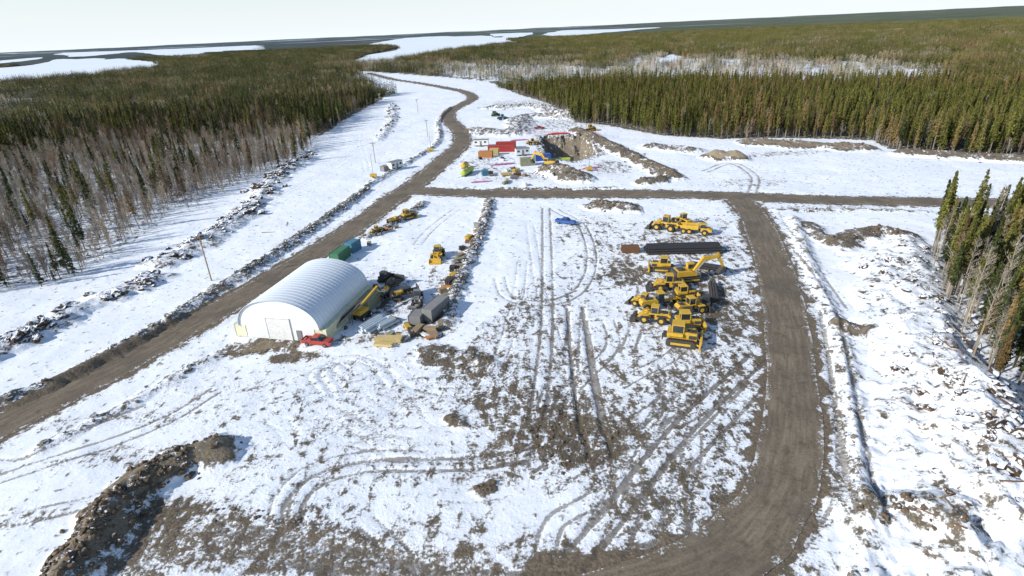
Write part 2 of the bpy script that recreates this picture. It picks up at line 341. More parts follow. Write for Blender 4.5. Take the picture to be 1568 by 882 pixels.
# ------------------------------------------------------------ mesh builder
class MB:
    def __init__(s):s.v=[];s.f=[];s.m=[];s.ms=[]
    def mi(s,k):
        if k not in s.ms:s.ms.append(k)
        return s.ms.index(k)
    def add(s,vs,fs,k):
        o=len(s.v);s.v+=[tuple(v) for v in vs];s.f+=[[i+o for i in f] for f in fs];s.m+=[s.mi(k)]*len(fs)
    def box(s,c,d,k,rz=0,ry=0,tx=1,ty=1):
        vs=[]
        M=Matrix.Rotation(rz,3,'Z')@Matrix.Rotation(ry,3,'Y')
        for z in(-1,1):
            for x,y in((-1,-1),(1,-1),(1,1),(-1,1)):
                q=Vector((x*d[0]/2*(tx if z>0 else 1),y*d[1]/2*(ty if z>0 else 1),z*d[2]/2));q=M@q
                vs.append((q.x+c[0],q.y+c[1],q.z+c[2]))
        s.add(vs,[(0,3,2,1),(4,5,6,7),(0,1,5,4),(1,2,6,5),(2,3,7,6),(3,0,4,7)],k)
    def cyl(s,a,b,r,k,n=12,r2=None):
        a=Vector(a);b=Vector(b);d=(b-a).normalized();u=d.orthogonal().normalized();w=d.cross(u);r2=r if r2 is None else r2
        vs=[];
        for p,rr in((a,r),(b,r2)):
            for i in range(n):
                t=2*math.pi*i/n;vs.append(p+u*math.cos(t)*rr+w*math.sin(t)*rr)
        fs=[(i,(i+1)%n,n+(i+1)%n,n+i) for i in range(n)]+[list(range(n))[::-1],list(range(n,2*n))]
        s.add(vs,fs,k)
    def prism(s,prof,y0,y1,k,tap=1.0):
        n=len(prof)
        vs=[(x,y0,z) for x,z in prof]+[(x,y1,z) for x,z in prof]
        a=sum(prof[i][0]*prof[(i+1)%n][1]-prof[(i+1)%n][0]*prof[i][1] for i in range(n))
        fs=[(i,(i+1)%n,n+(i+1)%n,n+i) for i in range(n)]+[list(range(n))[::-1],list(range(n,2*n))]
        if a<0: fs=[f[::-1] for f in fs]
        s.add(vs,fs,k)
    def wheel(s,x,y,r,w,hub='yellow_paint'):
        s.cyl((x,y-w/2,r),(x,y+w/2,r),r,'black_rubber',16)
        sg=1 if y>0 else -1
        s.cyl((x,y,r),(x,y+sg*(w/2+.03),r),r*.5,hub,10)
    def track(s,x0,x1,y,w,h):
        r=h/2;pf=[]
        for i in range(7):
            t=-math.pi/2+math.pi*i/6;pf.append((x1-r+math.cos(t)*r,r+math.sin(t)*r))
        for i in range(7):
            t=math.pi/2+math.pi*i/6;pf.append((x0+r+math.cos(t)*r,r+math.sin(t)*r))
        s.prism(pf,y-w/2,y+w/2,'dark_steel')
        n=int((x1-x0)/.28)
        for i in range(n):
            s.box((x0+.25+i*(x1-x0-.4)/n,y,h+.03),(.1,w*1.02,.06),'black_rubber')
        s.box(((x0+x1)/2,y+(w/2+.02)*(1 if y>0 else -1),r),(x1-x0-1.2*h,.08,.3*h),'yellow_paint')
    def obj(s,name,loc=(0,0,0),rz=0,parent=None,bevel=.03,smooth=False):
        me=bpy.data.meshes.new(name);me.from_pydata(s.v,[],s.f);
        for k in s.ms:me.materials.append(MATS[k])
        me.polygons.foreach_set('material_index',s.m)
        me.update();o=bpy.data.objects.new(name,me);scene.collection.objects.link(o)
        o.location=loc;o.rotation_euler=(0,0,rz)
        if parent:o.parent=parent
        if bevel:
            b=o.modifiers.new('bevel','BEVEL');b.width=bevel;b.segments=1;b.limit_method='ANGLE'
        return o
def at(u,v,dz=0):
    x,y=P(u,v);return (x,y,float(hgt(np.array(x),np.array(y)))*.5+dz)
def empty(name,loc,rz=0):
    e=bpy.data.objects.new(name,None);e.location=loc;e.rotation_euler=(0,0,rz);scene.collection.objects.link(e);return e
# ------------------------------------------------------------ ground object
def mesh_np(name,V,Fq,mat,attrs=None,smooth=True):
    me=bpy.data.meshes.new(name);me.vertices.add(len(V));me.vertices.foreach_set('co',V.astype(np.float32).ravel())
    k=Fq.shape[1];me.loops.add(Fq.size);me.loops.foreach_set('vertex_index',Fq.astype(np.int32).ravel())
    me.polygons.add(len(Fq));me.polygons.foreach_set('loop_start',np.arange(0,Fq.size,k,dtype=np.int32))
    try: me.polygons.foreach_set('loop_total',np.full(len(Fq),k,dtype=np.int32))
    except Exception: pass
    me.update(calc_edges=True)
    if smooth: me.polygons.foreach_set('use_smooth',np.ones(len(Fq),bool))
    for n,a in (attrs or {}).items():
        at_=me.attributes.new(n,'FLOAT_COLOR','POINT');c=np.ones((len(V),4),np.float32);c[:,:3]=a;at_.data.foreach_set('color',c.ravel())
    if mat: me.materials.append(mat)
    o=bpy.data.objects.new(name,me);return o
idx=np.arange(nx*ny).reshape(ny,nx)
Fq=np.stack([idx[:-1,:-1],idx[:-1,1:],idx[1:,1:],idx[1:,:-1]],-1).reshape(-1,4)
V=np.stack([X,Y,Z],-1).reshape(-1,3)
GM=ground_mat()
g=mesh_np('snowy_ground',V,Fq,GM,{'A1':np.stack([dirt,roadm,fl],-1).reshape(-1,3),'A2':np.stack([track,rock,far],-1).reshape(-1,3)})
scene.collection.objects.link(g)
# road ribbons
def road_mat():
    t=NT('packed_dirt_road');uv=t.new('ShaderNodeUVMap',uv_map='UV');sx=t.new('ShaderNodeSeparateXYZ');t.l(uv.outputs[0],sx.inputs[0])
    n1=t.noise(.6,7,rough=.6);n2=t.noise(3,6,rough=.65);n5=t.noise(.12,5)
    mp=t.new('ShaderNodeMapping');mp.inputs['Scale'].default_value=(6,.16,1);t.l(uv.outputs[0],mp.inputs[0])
    ns=t.noise(1,6,vec=mp.outputs[0],rough=.65)
    c1=t.math('MULTIPLY_ADD',t.math('SUBTRACT',n2,.5),2.6,.40,clamp=True)
    c=t.mix(c1,(.118,.093,.066),(.225,.18,.127))
    c=t.mix(t.math('MULTIPLY',t.math('MULTIPLY_ADD',t.math('SUBTRACT',ns,.5),4,.3,clamp=True),.7),c,(.28,.235,.175))
    c=t.mix(t.math('MULTIPLY_ADD',t.math('SUBTRACT',n1,.54),5,0,clamp=True),c,(.10,.078,.056))
    c=t.mix(t.math('MULTIPLY',t.math('MULTIPLY_ADD',t.math('SUBTRACT',n5,.5),6,.3,clamp=True),.5),c,(.095,.08,.062))
    e=t.math('MULTIPLY_ADD',t.math('SUBTRACT',t.math('MULTIPLY_ADD',t.math('SUBTRACT',n2,.5),1.3,t.math('MULTIPLY_ADD',t.math('SUBTRACT',n1,.5),1.4,t.math('ABSOLUTE',sx.outputs[0]))),.98),6,0,clamp=True)
    c=t.mix(e,c,(.66,.67,.68))
    t.bump(t.math('ADD',n2,ns),.6,.10);return t.out(c,.8,.25)
RM=road_mat()
for q,(k,(pts,w)) in enumerate(RW.items()):
    pts=np.array(smooth(pts,2));n=len(pts);t_=np.gradient(pts,axis=0);t_/=np.hypot(t_[:,0],t_[:,1])[:,None]
    nr=np.stack([-t_[:,1],t_[:,0]],1);al=np.concatenate([[0],np.cumsum(np.hypot(*np.diff(pts,axis=0).T))])
    K=9;Vv=[];UV=[]
    wn=w*(.88+.22*(fbm(al/5,al*0,50+q,3)-.5))
    if k=='site_loop_road': wn=wn*np.clip((al[-1]-al)/16,.03,1)**.5
    for j in range(K):
        a=-1+2*j/(K-1);p=pts+nr*(wn*a)[:,None]
        Vv.append(np.stack([p[:,0],p[:,1],np.full(n,.03+.006*q)+.05*(1-a*a)],1));UV.append(np.stack([np.full(n,a),al],1))
    Vv=np.stack(Vv,1).reshape(-1,3);UV=np.stack(UV,1).reshape(-1,2)
    ii=np.arange(n*K).reshape(n,K);Ff=np.stack([ii[:-1,:-1],ii[1:,:-1],ii[1:,1:],ii[:-1,1:]],-1).reshape(-1,4)[:,::-1]
    o=mesh_np(k,Vv,Ff,RM);uvl=o.data.uv_layers.new(name='UV');uvl.data.foreach_set('uv',UV[Ff.ravel()].astype(np.float32).ravel());scene.collection.objects.link(o)
# lakes
t=NT('lake_snow_ice');LM=t.out(t.mix(t.noise(.01,5,st=(1,.3,1)),(.85,.89,.93),(.74,.81,.88)),.7,.3)
for l in LK:
    pts=smooth(l+[l[0]],10)[:-1];c=np.mean(np.array(pts),0);q=np.array(pts)
    jn=(fbm(q[:,0]/90,q[:,1]/90,3,3)-.5);q=c+(q-c)*(1+jn*.35)[:,None]
    me=bpy.data.meshes.new('frozen_lake');me.from_pydata([(p[0],p[1],.6) for p in q],[],[list(range(len(q)))]);me.materials.append(LM)
    o=bpy.data.objects.new('frozen_lake',me);scene.collection.objects.link(o)
# ------------------------------------------------------------ instancing
def gn(name):
    ng=bpy.data.node_groups.new(name,'GeometryNodeTree')
    ng.interface.new_socket('Geometry',in_out='INPUT',socket_type='NodeSocketGeometry');ng.interface.new_socket('Geometry',in_out='OUTPUT',socket_type='NodeSocketGeometry')
    return ng
def scatter(name,pts,rz,sc,vi,protos,tilt=None):
    col=bpy.data.collections.new(name+'_parts')
    for o in protos: col.objects.link(o)
    me=bpy.data.meshes.new(name);me.vertices.add(len(pts));me.vertices.foreach_set('co',np.asarray(pts,np.float32).ravel())
    for n,ty,a in(('rz','FLOAT',rz),('sc','FLOAT',sc),('vi','INT',vi),('tl','FLOAT',tilt if tilt is not None else np.zeros(len(pts)))):
        at_=me.attributes.new(n,ty,'POINT');at_.data.foreach_set('value',np.asarray(a,np.int32 if ty=='INT' else np.float32))
    me.update();o=bpy.data.objects.new(name,me);scene.collection.objects.link(o)
    ng=gn(name);N=ng.nodes;L=ng.links
    gi=N.new('NodeGroupInput');go=N.new('NodeGroupOutput');iop=N.new('GeometryNodeInstanceOnPoints')
    ci=N.new('GeometryNodeCollectionInfo');ci.inputs['Collection'].default_value=col;ci.inputs['Separate Children'].default_value=True;ci.inputs['Reset Children'].default_value=True
    def na(n,ty):
        a=N.new('GeometryNodeInputNamedAttribute');a.data_type=ty;a.inputs['Name'].default_value=n;return a.outputs['Attribute']
    cx=N.new('ShaderNodeCombineXYZ');L.new(na('rz','FLOAT'),cx.inputs[2]);L.new(na('tl','FLOAT'),cx.inputs[0])
    er=N.new('FunctionNodeEulerToRotation');L.new(cx.outputs[0],er.inputs[0])
    L.new(gi.outputs[0],iop.inputs['Points']);L.new(ci.outputs[0],iop.inputs['Instance']);iop.inputs['Pick Instance'].default_value=True
    L.new(na('vi','INT'),iop.inputs['Instance Index']);L.new(er.outputs[0],iop.inputs['Rotation']);L.new(na('sc','FLOAT'),iop.inputs['Scale'])
    L.new(iop.outputs[0],go.inputs[0]);m=o.modifiers.new('scatter','NODES');m.node_group=ng
    return o
# foliage materials
def leafmat(name,ca,cb,cbrown,pb):
    t=NT(name);oi=t.new('ShaderNodeObjectInfo');r=t.pos.outputs['Random Per Island']
    c=t.mix(r,ca,cb);nz=t.noise(.012,4)
    f=t.math('MULTIPLY_ADD',t.math('SUBTRACT',t.math('MULTIPLY_ADD',t.math('SUBTRACT',nz,.5),1.8,oi.outputs['Random']),1-pb),5,0,clamp=True)
    c=t.mix(t.math('MULTIPLY',f,.8),c,cbrown)
    hs=t.new('ShaderNodeHueSaturation');t.l(c,hs.inputs['Color']);t.l(t.math('MULTIPLY_ADD',oi.outputs['Random'],.6,.7),hs.inputs['Value'])
    return t.out(hs.outputs[0],.75,.15)
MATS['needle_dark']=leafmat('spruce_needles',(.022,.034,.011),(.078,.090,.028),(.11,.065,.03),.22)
MATS['needle_olive']=leafmat('spruce_needles_sunlit',(.066,.076,.014),(.205,.195,.048),(.21,.135,.065),.25)  # lighter olive copy of the needles, sunny look put into its base colour
MATS['bark']=simple('grey_bark',(.22,.19,.15),.9,dirtamt=0)
MATS['birch_twig']=leafmat('bare_twigs',(.23,.20,.155),(.45,.40,.315),(.26,.18,.12),.25)
MATS['brown_twig']=leafmat('brown_twigs',(.15,.10,.065),(.28,.195,.13),(.28,.23,.17),.3)
def blade(v,f,z,a,r,droop,w,rg):
    o=len(v);ca,sa=math.cos(a),math.sin(a);px,py=-sa,ca
    m=.5*r
    v+=[(ca*.03,sa*.03,z),(ca*m+px*w,sa*m+py*w,z-droop*.35-w*.3),(ca*r,sa*r,z-droop),(ca*m-px*w,sa*m-py*w,z-droop*.35-w*.3)]
    f+=[(o,o+1,o+2,o+3)]
    return
def trunk(v,f,h,r,n=5,z0=0,lean=(0,0)):
    o=len(v)
    for z,rr in((z0,r),(h*.5,r*.6),(h,.012)):
        for i in range(n):
            t=2*math.pi*i/n;v.append((math.cos(t)*rr+lean[0]*z,math.sin(t)*rr+lean[1]*z,z))
    for k in range(2):
        for i in range(n): f.append((o+k*n+i,o+k*n+(i+1)%n,o+(k+1)*n+(i+1)%n,o+(k+1)*n+i))
def mkobj(name,v,f,mi,mats):
    me=bpy.data.meshes.new(name);me.from_pydata(v,[],f)
    for m in mats:me.materials.append(MATS[m])
    me.polygons.foreach_set('material_index',mi);me.update();return bpy.data.objects.new(name,me)
def spruce(name,seed,h,rm,cb,lev,nb,mat):
    rg=random.Random(seed);v=[];f=[];trunk(v,f,h,.012*h+.03,z0=-.3);mi=[1]*len(f)
    for i in range(lev):
        t=(i+rg.random()*.8)/lev;z=h*(cb+(1-cb)*t)
        env=rm*((1-t)**.75)*(.55+.6*rg.random())*(min(1,.45+t*3)) +.06
        for k in range(nb):
            if rg.random()<.12: continue
            a=rg.random()*6.28;r=env*(.6+.6*rg.random());n0=len(f)
            blade(v,f,z+rg.random()*.3,a,r,r*(.25+.4*rg.random()),.16+.16*r,rg)
            for q in range(3):
                d=rg.uniform(.35,1.0)*r;aa=a+rg.uniform(-.4,.4);o=len(v);x,y=math.cos(aa)*d,math.sin(aa)*d;zz=z-d*.35
                s=.2+.12*r
                v+=[(x+rg.uniform(-s,s),y+rg.uniform(-s,s),zz+rg.uniform(-.1,.25)) for _ in range(2)]+[(x+rg.uniform(-s,s),y+rg.uniform(-s,s),zz-rg.uniform(.15,.5))]
                f.append((o,o+1,o+2))
            mi+=[0]*(len(f)-n0)
    o=len(v);v+=[(.1,0,h-.5),(-.08,.08,h-.5),(0,-.1,h-.4),(0,0,h+.35)];f+=[(o,o+1,o+3),(o+1,o+2,o+3),(o+2,o,o+3)];mi+=[0]*3
    return mkobj(name,v,f,mi,[mat,'bark'])
def bare(name,seed,h,n,mat,cb=.3,spread=.22,tw_=1.0):
    rg=random.Random(seed);v=[];f=[];trunk(v,f,h,.010*h+.02,n=4,z0=-.3,lean=(rg.uniform(-.04,.04),rg.uniform(-.04,.04)))
    def tw(a,b,w):
        o=len(v);d=(b-a);u=d.orthogonal().normalized()*w;q=d.cross(u).normalized()*w
        v.extend([tuple(a+u),tuple(a-u*.5+q*.8),tuple(a-u*.5-q*.8),tuple(b)]);f.extend([(o,o+1,o+3),(o+1,o+2,o+3),(o+2,o,o+3)])
    for i in range(n):
        t=cb+(1-cb)*rg.random();z=h*t;a=rg.random()*6.28;L=h*spread*(1.25-t)*(.6+.8*rg.random())+.3
        A=Vector((0,0,z));B=A+Vector((math.cos(a)*L*.7,math.sin(a)*L*.7,L*rg.uniform(.5,1.1)));tw(A,B,.04*tw_)
        for k in range(5):
            s=rg.uniform(.25,.9);C=A.lerp(B,s);D=C+Vector((rg.uniform(-1,1),rg.uniform(-1,1),rg.uniform(.2,1.2)))*L*.38;tw(C,D,.028*tw_)
    return mkobj(name,v,f,[0]*len(f),[mat])
def patch(name,seed,size,kinds,den):
    rg=random.Random(seed);v=[];f=[];mi=[]
    n=int(size*size/den)
    for _ in range(n):
        cx_,cy_=rg.uniform(-size/2,size/2),rg.uniform(-size/2,size/2);kd=rg.choices((0,1,2,3),kinds)[0]
        h=rg.uniform(7,14);rm=rg.uniform(1.0,1.7);V0=[];F0=[]
        if kd<2:
            for i in range(9):
                t=i/9;z=h*(.12+.88*t);r=rm*((1-t)**.8)*rg.uniform(.7,1.15)+.1
                for k in range(5):
                    a=rg.random()*6.28;blade(V0,F0,z+.5,a,r,r*.5,.28+.22*r,rg)
            o=len(V0);V0+=[(.15,0,h-1),(-.12,.12,h-1),(0,-.15,h-1),(0,0,h+.3)];F0+=[(o,o+1,o+3),(o+1,o+2,o+3),(o+2,o,o+3)]
        else:
            h*=.75
            for k in range(22):
                a=rg.random()*6.28;z=rg.uniform(.2,.8)*h;r=rg.uniform(.5,1.5);o=len(V0);w=.09
                V0+=[(0,0,z),(math.cos(a)*r+w,math.sin(a)*r,z+r*1.3),(math.cos(a)*r-w,math.sin(a)*r+w,z+r*1.2)];F0.append((o,o+1,o+2))
            o=len(V0);V0+=[(-.1,0,0),(.1,0,0),(0,0,h)];F0.append((o,o+1,o+2))
        o=len(v);v+=[(x+cx_,y+cy_,z) for x,y,z in V0];f+=[tuple(i+o for i in q) for q in F0];mi+=[kd]*len(F0)
    return mkobj(name,v,f,mi,['needle_dark','needle_olive','birch_twig','brown_twig'])
# forest points
def cloud(step,rmin,rmax,az=50):
    gx=np.arange(-rmax,rmax,step);gy=np.arange(20,rmax,step);a,b=np.meshgrid(gx,gy)
    a=a+rng.uniform(-.5,.5,a.shape)*step;b=b+rng.uniform(-.5,.5,b.shape)*step;a=a.ravel();b=b.ravel()
    r=np.hypot(a,b);m=(r>rmin)&(r<rmax)&(np.abs(np.arctan2(a,b))<math.radians(az));return a[m],b[m]
def masks(x,y,j=5):
    n=fbm(x/12,y/12,88,3)
    op=inpoly(x+(n-.5)*j*2,y+(n-.5)*j*2,OPEN);bg=np.zeros(x.shape,bool)
    nn=fbm(x/40,y/40,89,3)
    for b in BOG:bg|=inpoly(x+(nn-.5)*50,y+(nn-.5)*50,b)
    lk=np.zeros(x.shape,bool)
    for l in LK:lk|=inpoly(x,y,l)
    return op,bg,lk
x,y=cloud(2.8,90,500)
op,bg,lk=masks(x,y);ba=inpoly(x,y,BARE)
grove=(x>60)&(y<150)
u=rng.random(len(x));nz=fbm(x/30,y/30,91,3);right=x>20
keep=(~op)&(~lk)&(~grove)
keep&=np.where(ba,u<np.clip(.75+(nz-.4)*2.5,.45,1),np.where(bg,u<.28,u<.93))
x,y,u,nz,ba,bg,right=[q[keep] for q in(x,y,u,nz,ba,bg,right)]
u2=rng.random(len(x))  # 0 dark 1 olive 2 grey bare 3 brown bare
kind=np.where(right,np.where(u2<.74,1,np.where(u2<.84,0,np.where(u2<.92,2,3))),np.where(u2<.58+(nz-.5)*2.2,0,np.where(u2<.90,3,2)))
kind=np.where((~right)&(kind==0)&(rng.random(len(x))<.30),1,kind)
kind=np.where(ba,np.where(u2<.66,2,np.where(u2<.90,3,np.where(u2<.97,0,1))),kind);kind=np.where(bg,np.where(u2<.8,2,1),kind)
fx=np.stack([x,y,hgt(x,y)],1)
SD=[spruce('spruce_a%d'%i,10+i,[12,13.5,10.5,14.5][i],[1.5,1.7,1.35,1.5][i],[.10,.16,.08,.25][i],22,8,'needle_dark') for i in range(4)]
SO=[spruce('spruce_b%d'%i,20+i,[13,15,11,14][i],[1.5,1.65,1.35,1.3][i],[.18,.25,.12,.38][i],22,8,'needle_olive') for i in range(4)]
BG=[bare('birch_c%d'%i,30+i,[7,9,5.5,10.5][i],[34,40,34,38][i],'birch_twig',.22,.22,1.15) for i in range(4)]
BB=[bare('birch_d%d'%i,40+i,[8,10,6.5,11.5][i],[44,50,42,48][i],'brown_twig',.2,.2,1.3) for i in range(4)]
for nm,k,pr in(('spruce_forest',0,SD),('sunlit_spruce_forest',1,SO),('bare_birch_thicket',2,BG),('brown_tamarack_woods',3,BB)):
    m=kind==k;n=m.sum()
    scatter(nm,fx[m],rng.uniform(0,6.28,n),rng.uniform(.60,1.15,n)*(.9+.3*(nz[m]-.3)),rng.integers(0,4,n),pr,rng.normal(0,.04,n))
# far patches
S=24.
x,y=cloud(S*.95,488,3000,46)
op,bg,lk=masks(x,y,2);k=(~lk)&(~op);x,y,bg=x[k],y[k],bg[k]
pr=[patch('wood_%d'%i,60+i,S,[(.66,.14,.05,.15),(.40,.36,.09,.15),(.12,.78,.04,.06),(.08,.66,.12,.14),(.15,.3,.35,.2),(.10,.15,.75,0)][i],[9,9,9,9.5,11,24][i]) for i in range(6)]
nz=fbm(x/160,y/160,95,3);rt=sst(-150,150,x-0.05*y);uu=rng.random(len(x))*.4+nz*1.1+rt*.65-.5
vi=np.where(uu<.34,0,np.where(uu<.62,1,np.where(uu<.92,2,3)));vi=np.where((rng.random(len(x))<.08)|(fbm(x/90,y/60,97,3)>.65),4,vi);vi=np.where(bg|(fbm(x/110,y/70,99,3)>.72),5,vi)
scatter('distant_forest',np.stack([x,y,np.zeros(len(x))],1),rng.uniform(0,6.28,len(x)),rng.uniform(.75,1.15,len(x)),vi,pr)
# near grove: individual trees
tall=[spruce('tall_spruce%d'%i,100+i,[15,17,13,16][i],[1.35,1.5,1.3,1.2][i],[.28,.36,.22,.45][i],28,9,'needle_olive' if i%2 else 'needle_dark') for i in range(4)]
tallb=[bare('tall_birch%d'%i,110+i,[13,15][i],46,'birch_twig',.35,.16) for i in range(2)]
gx=[p[0] for p in GROVE];gy=[p[1] for p in GROVE];cnt=0
for _ in range(2500):
    a=random.uniform(min(gx),max(gx));b=random.uniform(min(gy),max(gy))
    if cnt>430:break
    if inpoly(np.array([a]),np.array([b]),GROVE)[0]:
        if random.random()<.72:m_=random.choice(tall);nm='spruce_tree'
        else:m_=random.choice(tallb);nm='birch_tree'
        o=bpy.data.objects.new(nm,m_.data);o.location=(a,b,float(hgt(np.array(a),np.array(b))));s=random.uniform(.6,1.1);o.scale=(s,s,s);o.rotation_euler=(random.gauss(0,.035),random.gauss(0,.035),random.random()*6.28);scene.collection.objects.link(o);cnt+=1
for u_,v_,s in[(285,262,1),(337,262,.7),(125,405,.35),(85,432,.3),(45,300,.8),(210,290,.6),(170,300,.5),(385,262,.7),(60,290,.9)]:
    o=bpy.data.objects.new('spruce_tree',SD[int(u_)%4].data);o.location=at(u_,v_);o.scale=(s,)*3;scene.collection.objects.link(o)
for u_,v_,s in[(290,322,.8),(305,318,.6),(345,300,.6),(170,385,.7),(105,420,.6),(380,285,.6),(272,310,.5)]:
    o=bpy.data.objects.new('birch_tree',BG[int(u_)%4].data);o.location=at(u_,v_);o.scale=(s,)*3;scene.collection.objects.link(o)
# ------------------------------------------------------------ rocks and clods
def clodmat(name,c1,c2,thr):
    t=NT(name);sx=t.new('ShaderNodeSeparateXYZ');t.l(t.pos.outputs['Normal'],sx.inputs[0]);n=t.noise(1.6,5);n2=t.noise(5,5)
    f=t.math('MULTIPLY_ADD',t.math('SUBTRACT',t.math('MULTIPLY_ADD',t.math('SUBTRACT',n,.5),3.0,sx.outputs[2]),thr),6,0,clamp=True)
    t.bump(n2,.8,.1);return t.out(t.mix(f,t.mix(n2,c1,c2),SNOW),.9,.2)
MATS['clod']=clodmat('snow_capped_soil',(.03,.02,.013),(.12,.08,.05),.66)
MATS['clod_soil']=clodmat('soil_lump',(.06,.044,.03),(.20,.15,.10),1.15)
MATS['rockg']=clodmat('blasted_rock',(.10,.09,.075),(.27,.24,.20),.93)
def rockobj(name,seed,mat,flat=.7,sub=2):
    import bmesh
    from mathutils import noise
    bm=bmesh.new();bmesh.ops.create_icosphere(bm,subdivisions=sub,radius=1);rg=random.Random(seed)
    o=rg.random()*50
    for v in bm.verts:
        n=noise.noise(v.co*1.3+Vector((o,o,o)))*.7+noise.noise(v.co*3+Vector((o,0,o)))*.3
        v.co*=1+n;v.co.z*=flat;v.co.x*=1.25
    me=bpy.data.meshes.new(name);bm.to_mesh(me);bm.free();me.materials.append(MATS[mat]);return bpy.data.objects.new(name,me)
def along(l,width,n):
    p=np.array(l,float);seg=np.hypot(*np.diff(p,axis=0).T);cs=np.concatenate([[0],np.cumsum(seg)])
    s=rng.uniform(0,cs[-1],n);i=np.clip(np.searchsorted(cs,s)-1,0,len(seg)-1);f=(s-cs[i])/seg[i]
    q=p[i]+(p[i+1]-p[i])*f[:,None];dens=rng.normal(0,1,n);return q[:,0]+dens*width*.42,q[:,1]+rng.normal(0,width*.42,n)
def rocks(name,xy,s0,s1,mat,n=4,flat=.7):
    x,y=xy;k_=(roadat(x,y)<.3)&(fbm(x/5,y/5,41,3)>.36);x,y=x[k_],y[k_];z=hgt(x,y);k=len(x);s=s0+(s1-s0)*rng.random(k)**2.6
    scatter(name,np.stack([x,y,z+s*.1],1),rng.uniform(0,6.28,k),s,rng.integers(0,n,k),[rockobj(name+'_%d'%i,i*7+3,mat,flat) for i in range(n)],rng.normal(0,.4,k))
def cat(l):return np.concatenate([a[0] for a in l]),np.concatenate([a[1] for a in l])
rocks('windrow_rocks',cat([along(p,w,int(n*2.6)) for p,w,n in WIN]),.08,.6,'rockg')
rocks('snow_capped_debris',cat([along(SP([(480,232),(425,268),(380,322),(300,378),(250,402)]),6,420),along(SP([(235,430),(150,462),(60,508),(0,532),(-100,570)]),5,300),along(SP([(600,160),(600,185),(580,215)]),5,80)]),.2,1.5,'clod',5,.6)
rocks('snowy_clods',cat([along(SP([(1385,380),(1420,470),(1450,560),(1480,640),(1520,740),(1560,830)]),5,170),along(SP([(1340,400),(1370,500),(1400,600),(1440,720),(1470,830)]),4.5,50),along(SP([(1500,620),(1550,700),(1600,820)]),5,90)]),.1,.95,'clod',5,.55)
rocks('soil_lumps',cat([along(SP([(100,890),(135,850),(165,800),(205,752),(265,715),(340,690)]),4,620),along(SP([(885,200),(930,222),(975,245),(1030,272)]),7,160),along(SP([(845,262),(880,275)]),6,140),along(SP([(915,315),(960,320)]),5,160),
   along(SP([(1150,219),(1230,224),(1320,228)]),8,220),along(SP([(1385,236),(1460,241),(1568,246)]),6,160),along(SP([(1290,375),(1335,358),(1375,362)]),4,140),along(SP([(1340,790),(1400,800),(1440,830)]),4,60),
   along(SP([(985,282),(1010,278)]),4,60),along(SP([(760,165),(830,165),(870,180)]),12,200)]),.06,.50,'clod_soil')
rocks('mud_crumbs',cat([along(SP([(660,545),(720,550),(745,560)]),4,140),along(SP([(830,600),(880,690)]),9,420),along(SP([(690,640),(705,648)]),1.5,25),along(SP([(735,750),(750,745)]),1.5,20),along(SP([(380,530),(450,540)]),4,80),along(SP([(960,400),(1080,500),(1060,740)]),10,500),along(SP([(300,800),(500,825)]),3,200)]),.04,.26,'clod_soil')
# fallen logs in the clearing debris
lg=MB()
for _ in range(34):
    u_,v_=random.choice([(random.uniform(1420,1560),random.uniform(560,860)),(random.uniform(1400,1500),random.uniform(480,700)),(random.uniform(250,470),random.uniform(255,400))])
    a,b=P(u_,v_);z=float(hgt(np.array(a),np.array(b)))+.12;an=random.random()*6.28;L=random.uniform(1.5,5)
    lg.cyl((a,b,z),(a+math.cos(an)*L,b+math.sin(an)*L,float(hgt(np.array(a+math.cos(an)*L),np.array(b+math.sin(an)*L)))+.15),.09,'weathered_wood' if random.random()<.5 else 'rust_brown',6,.04)
lg.obj('fallen_logs',bevel=0)
# ------------------------------------------------------------ machines
Yp='yellow_paint'
def excavator(u,v,h,name='excavator'):
    b=MB()
    for s in(-1,1):b.track(-2.6,2.6,s*1.4,.7,1.05)
    b.box((0,0,.85),(2.6,2.2,.5),'dark_steel');b.cyl((0,0,1.0),(0,0,1.35),1.0,'dark_steel',16)
    b.prism([(-2.9,1.35),(1.5,1.35),(1.6,1.9),(.3,2.4),(-2.6,2.55),(-3.0,2.3)],-1.45,1.45,Yp)
    b.prism([(-3.3,1.3),(-2.6,1.25),(-2.6,2.5),(-3.2,2.35)],-1.4,1.4,'dark_steel')
    b.box((-1.6,0,2.62),(1.4,1.6,.2),'dark_steel');b.cyl((-1.9,-.8,2.6),(-1.9,-.8,3.3),.1,'dark_steel',8)
    b.prism([(.1,1.9),(1.75,1.9),(1.85,2.4),(1.5,3.35),(.1,3.35)],.45,1.4,Yp);b.prism([(.25,2.3),(1.86,2.3),(1.56,3.2),(.25,3.2)],.40,1.44,'glass');b.box((.85,.92,3.42),(1.6,1.05,.1),Yp)
    b.prism([(.9,1.7),(1.5,1.5),(3.6,3.9),(6.6,4.55),(6.6,5.1),(3.1,5.0)],-.32,.32,Yp)
    b.prism([(6.0,5.5),(6.5,5.6),(8.0,2.4),(7.6,2.2),(6.2,4.5)],-.24,.24,Yp)
    b.cyl((3.2,.0,5.25),(6.1,.0,5.6),.11,'grey_steel',8);b.cyl((1.5,.42,1.9),(3.6,.42,4.3),.12,'grey_steel',8);b.cyl((1.5,-.42,1.9),(3.6,-.42,4.3),.12,'grey_steel',8)
    b.prism([(7.5,2.4),(8.2,2.3),(8.1,1.5),(7.4,.9),(6.5,1.0),(6.9,1.5)],-.65,.65,'dark_steel')
    o=b.obj(name,at(u,v,.02),h);return o
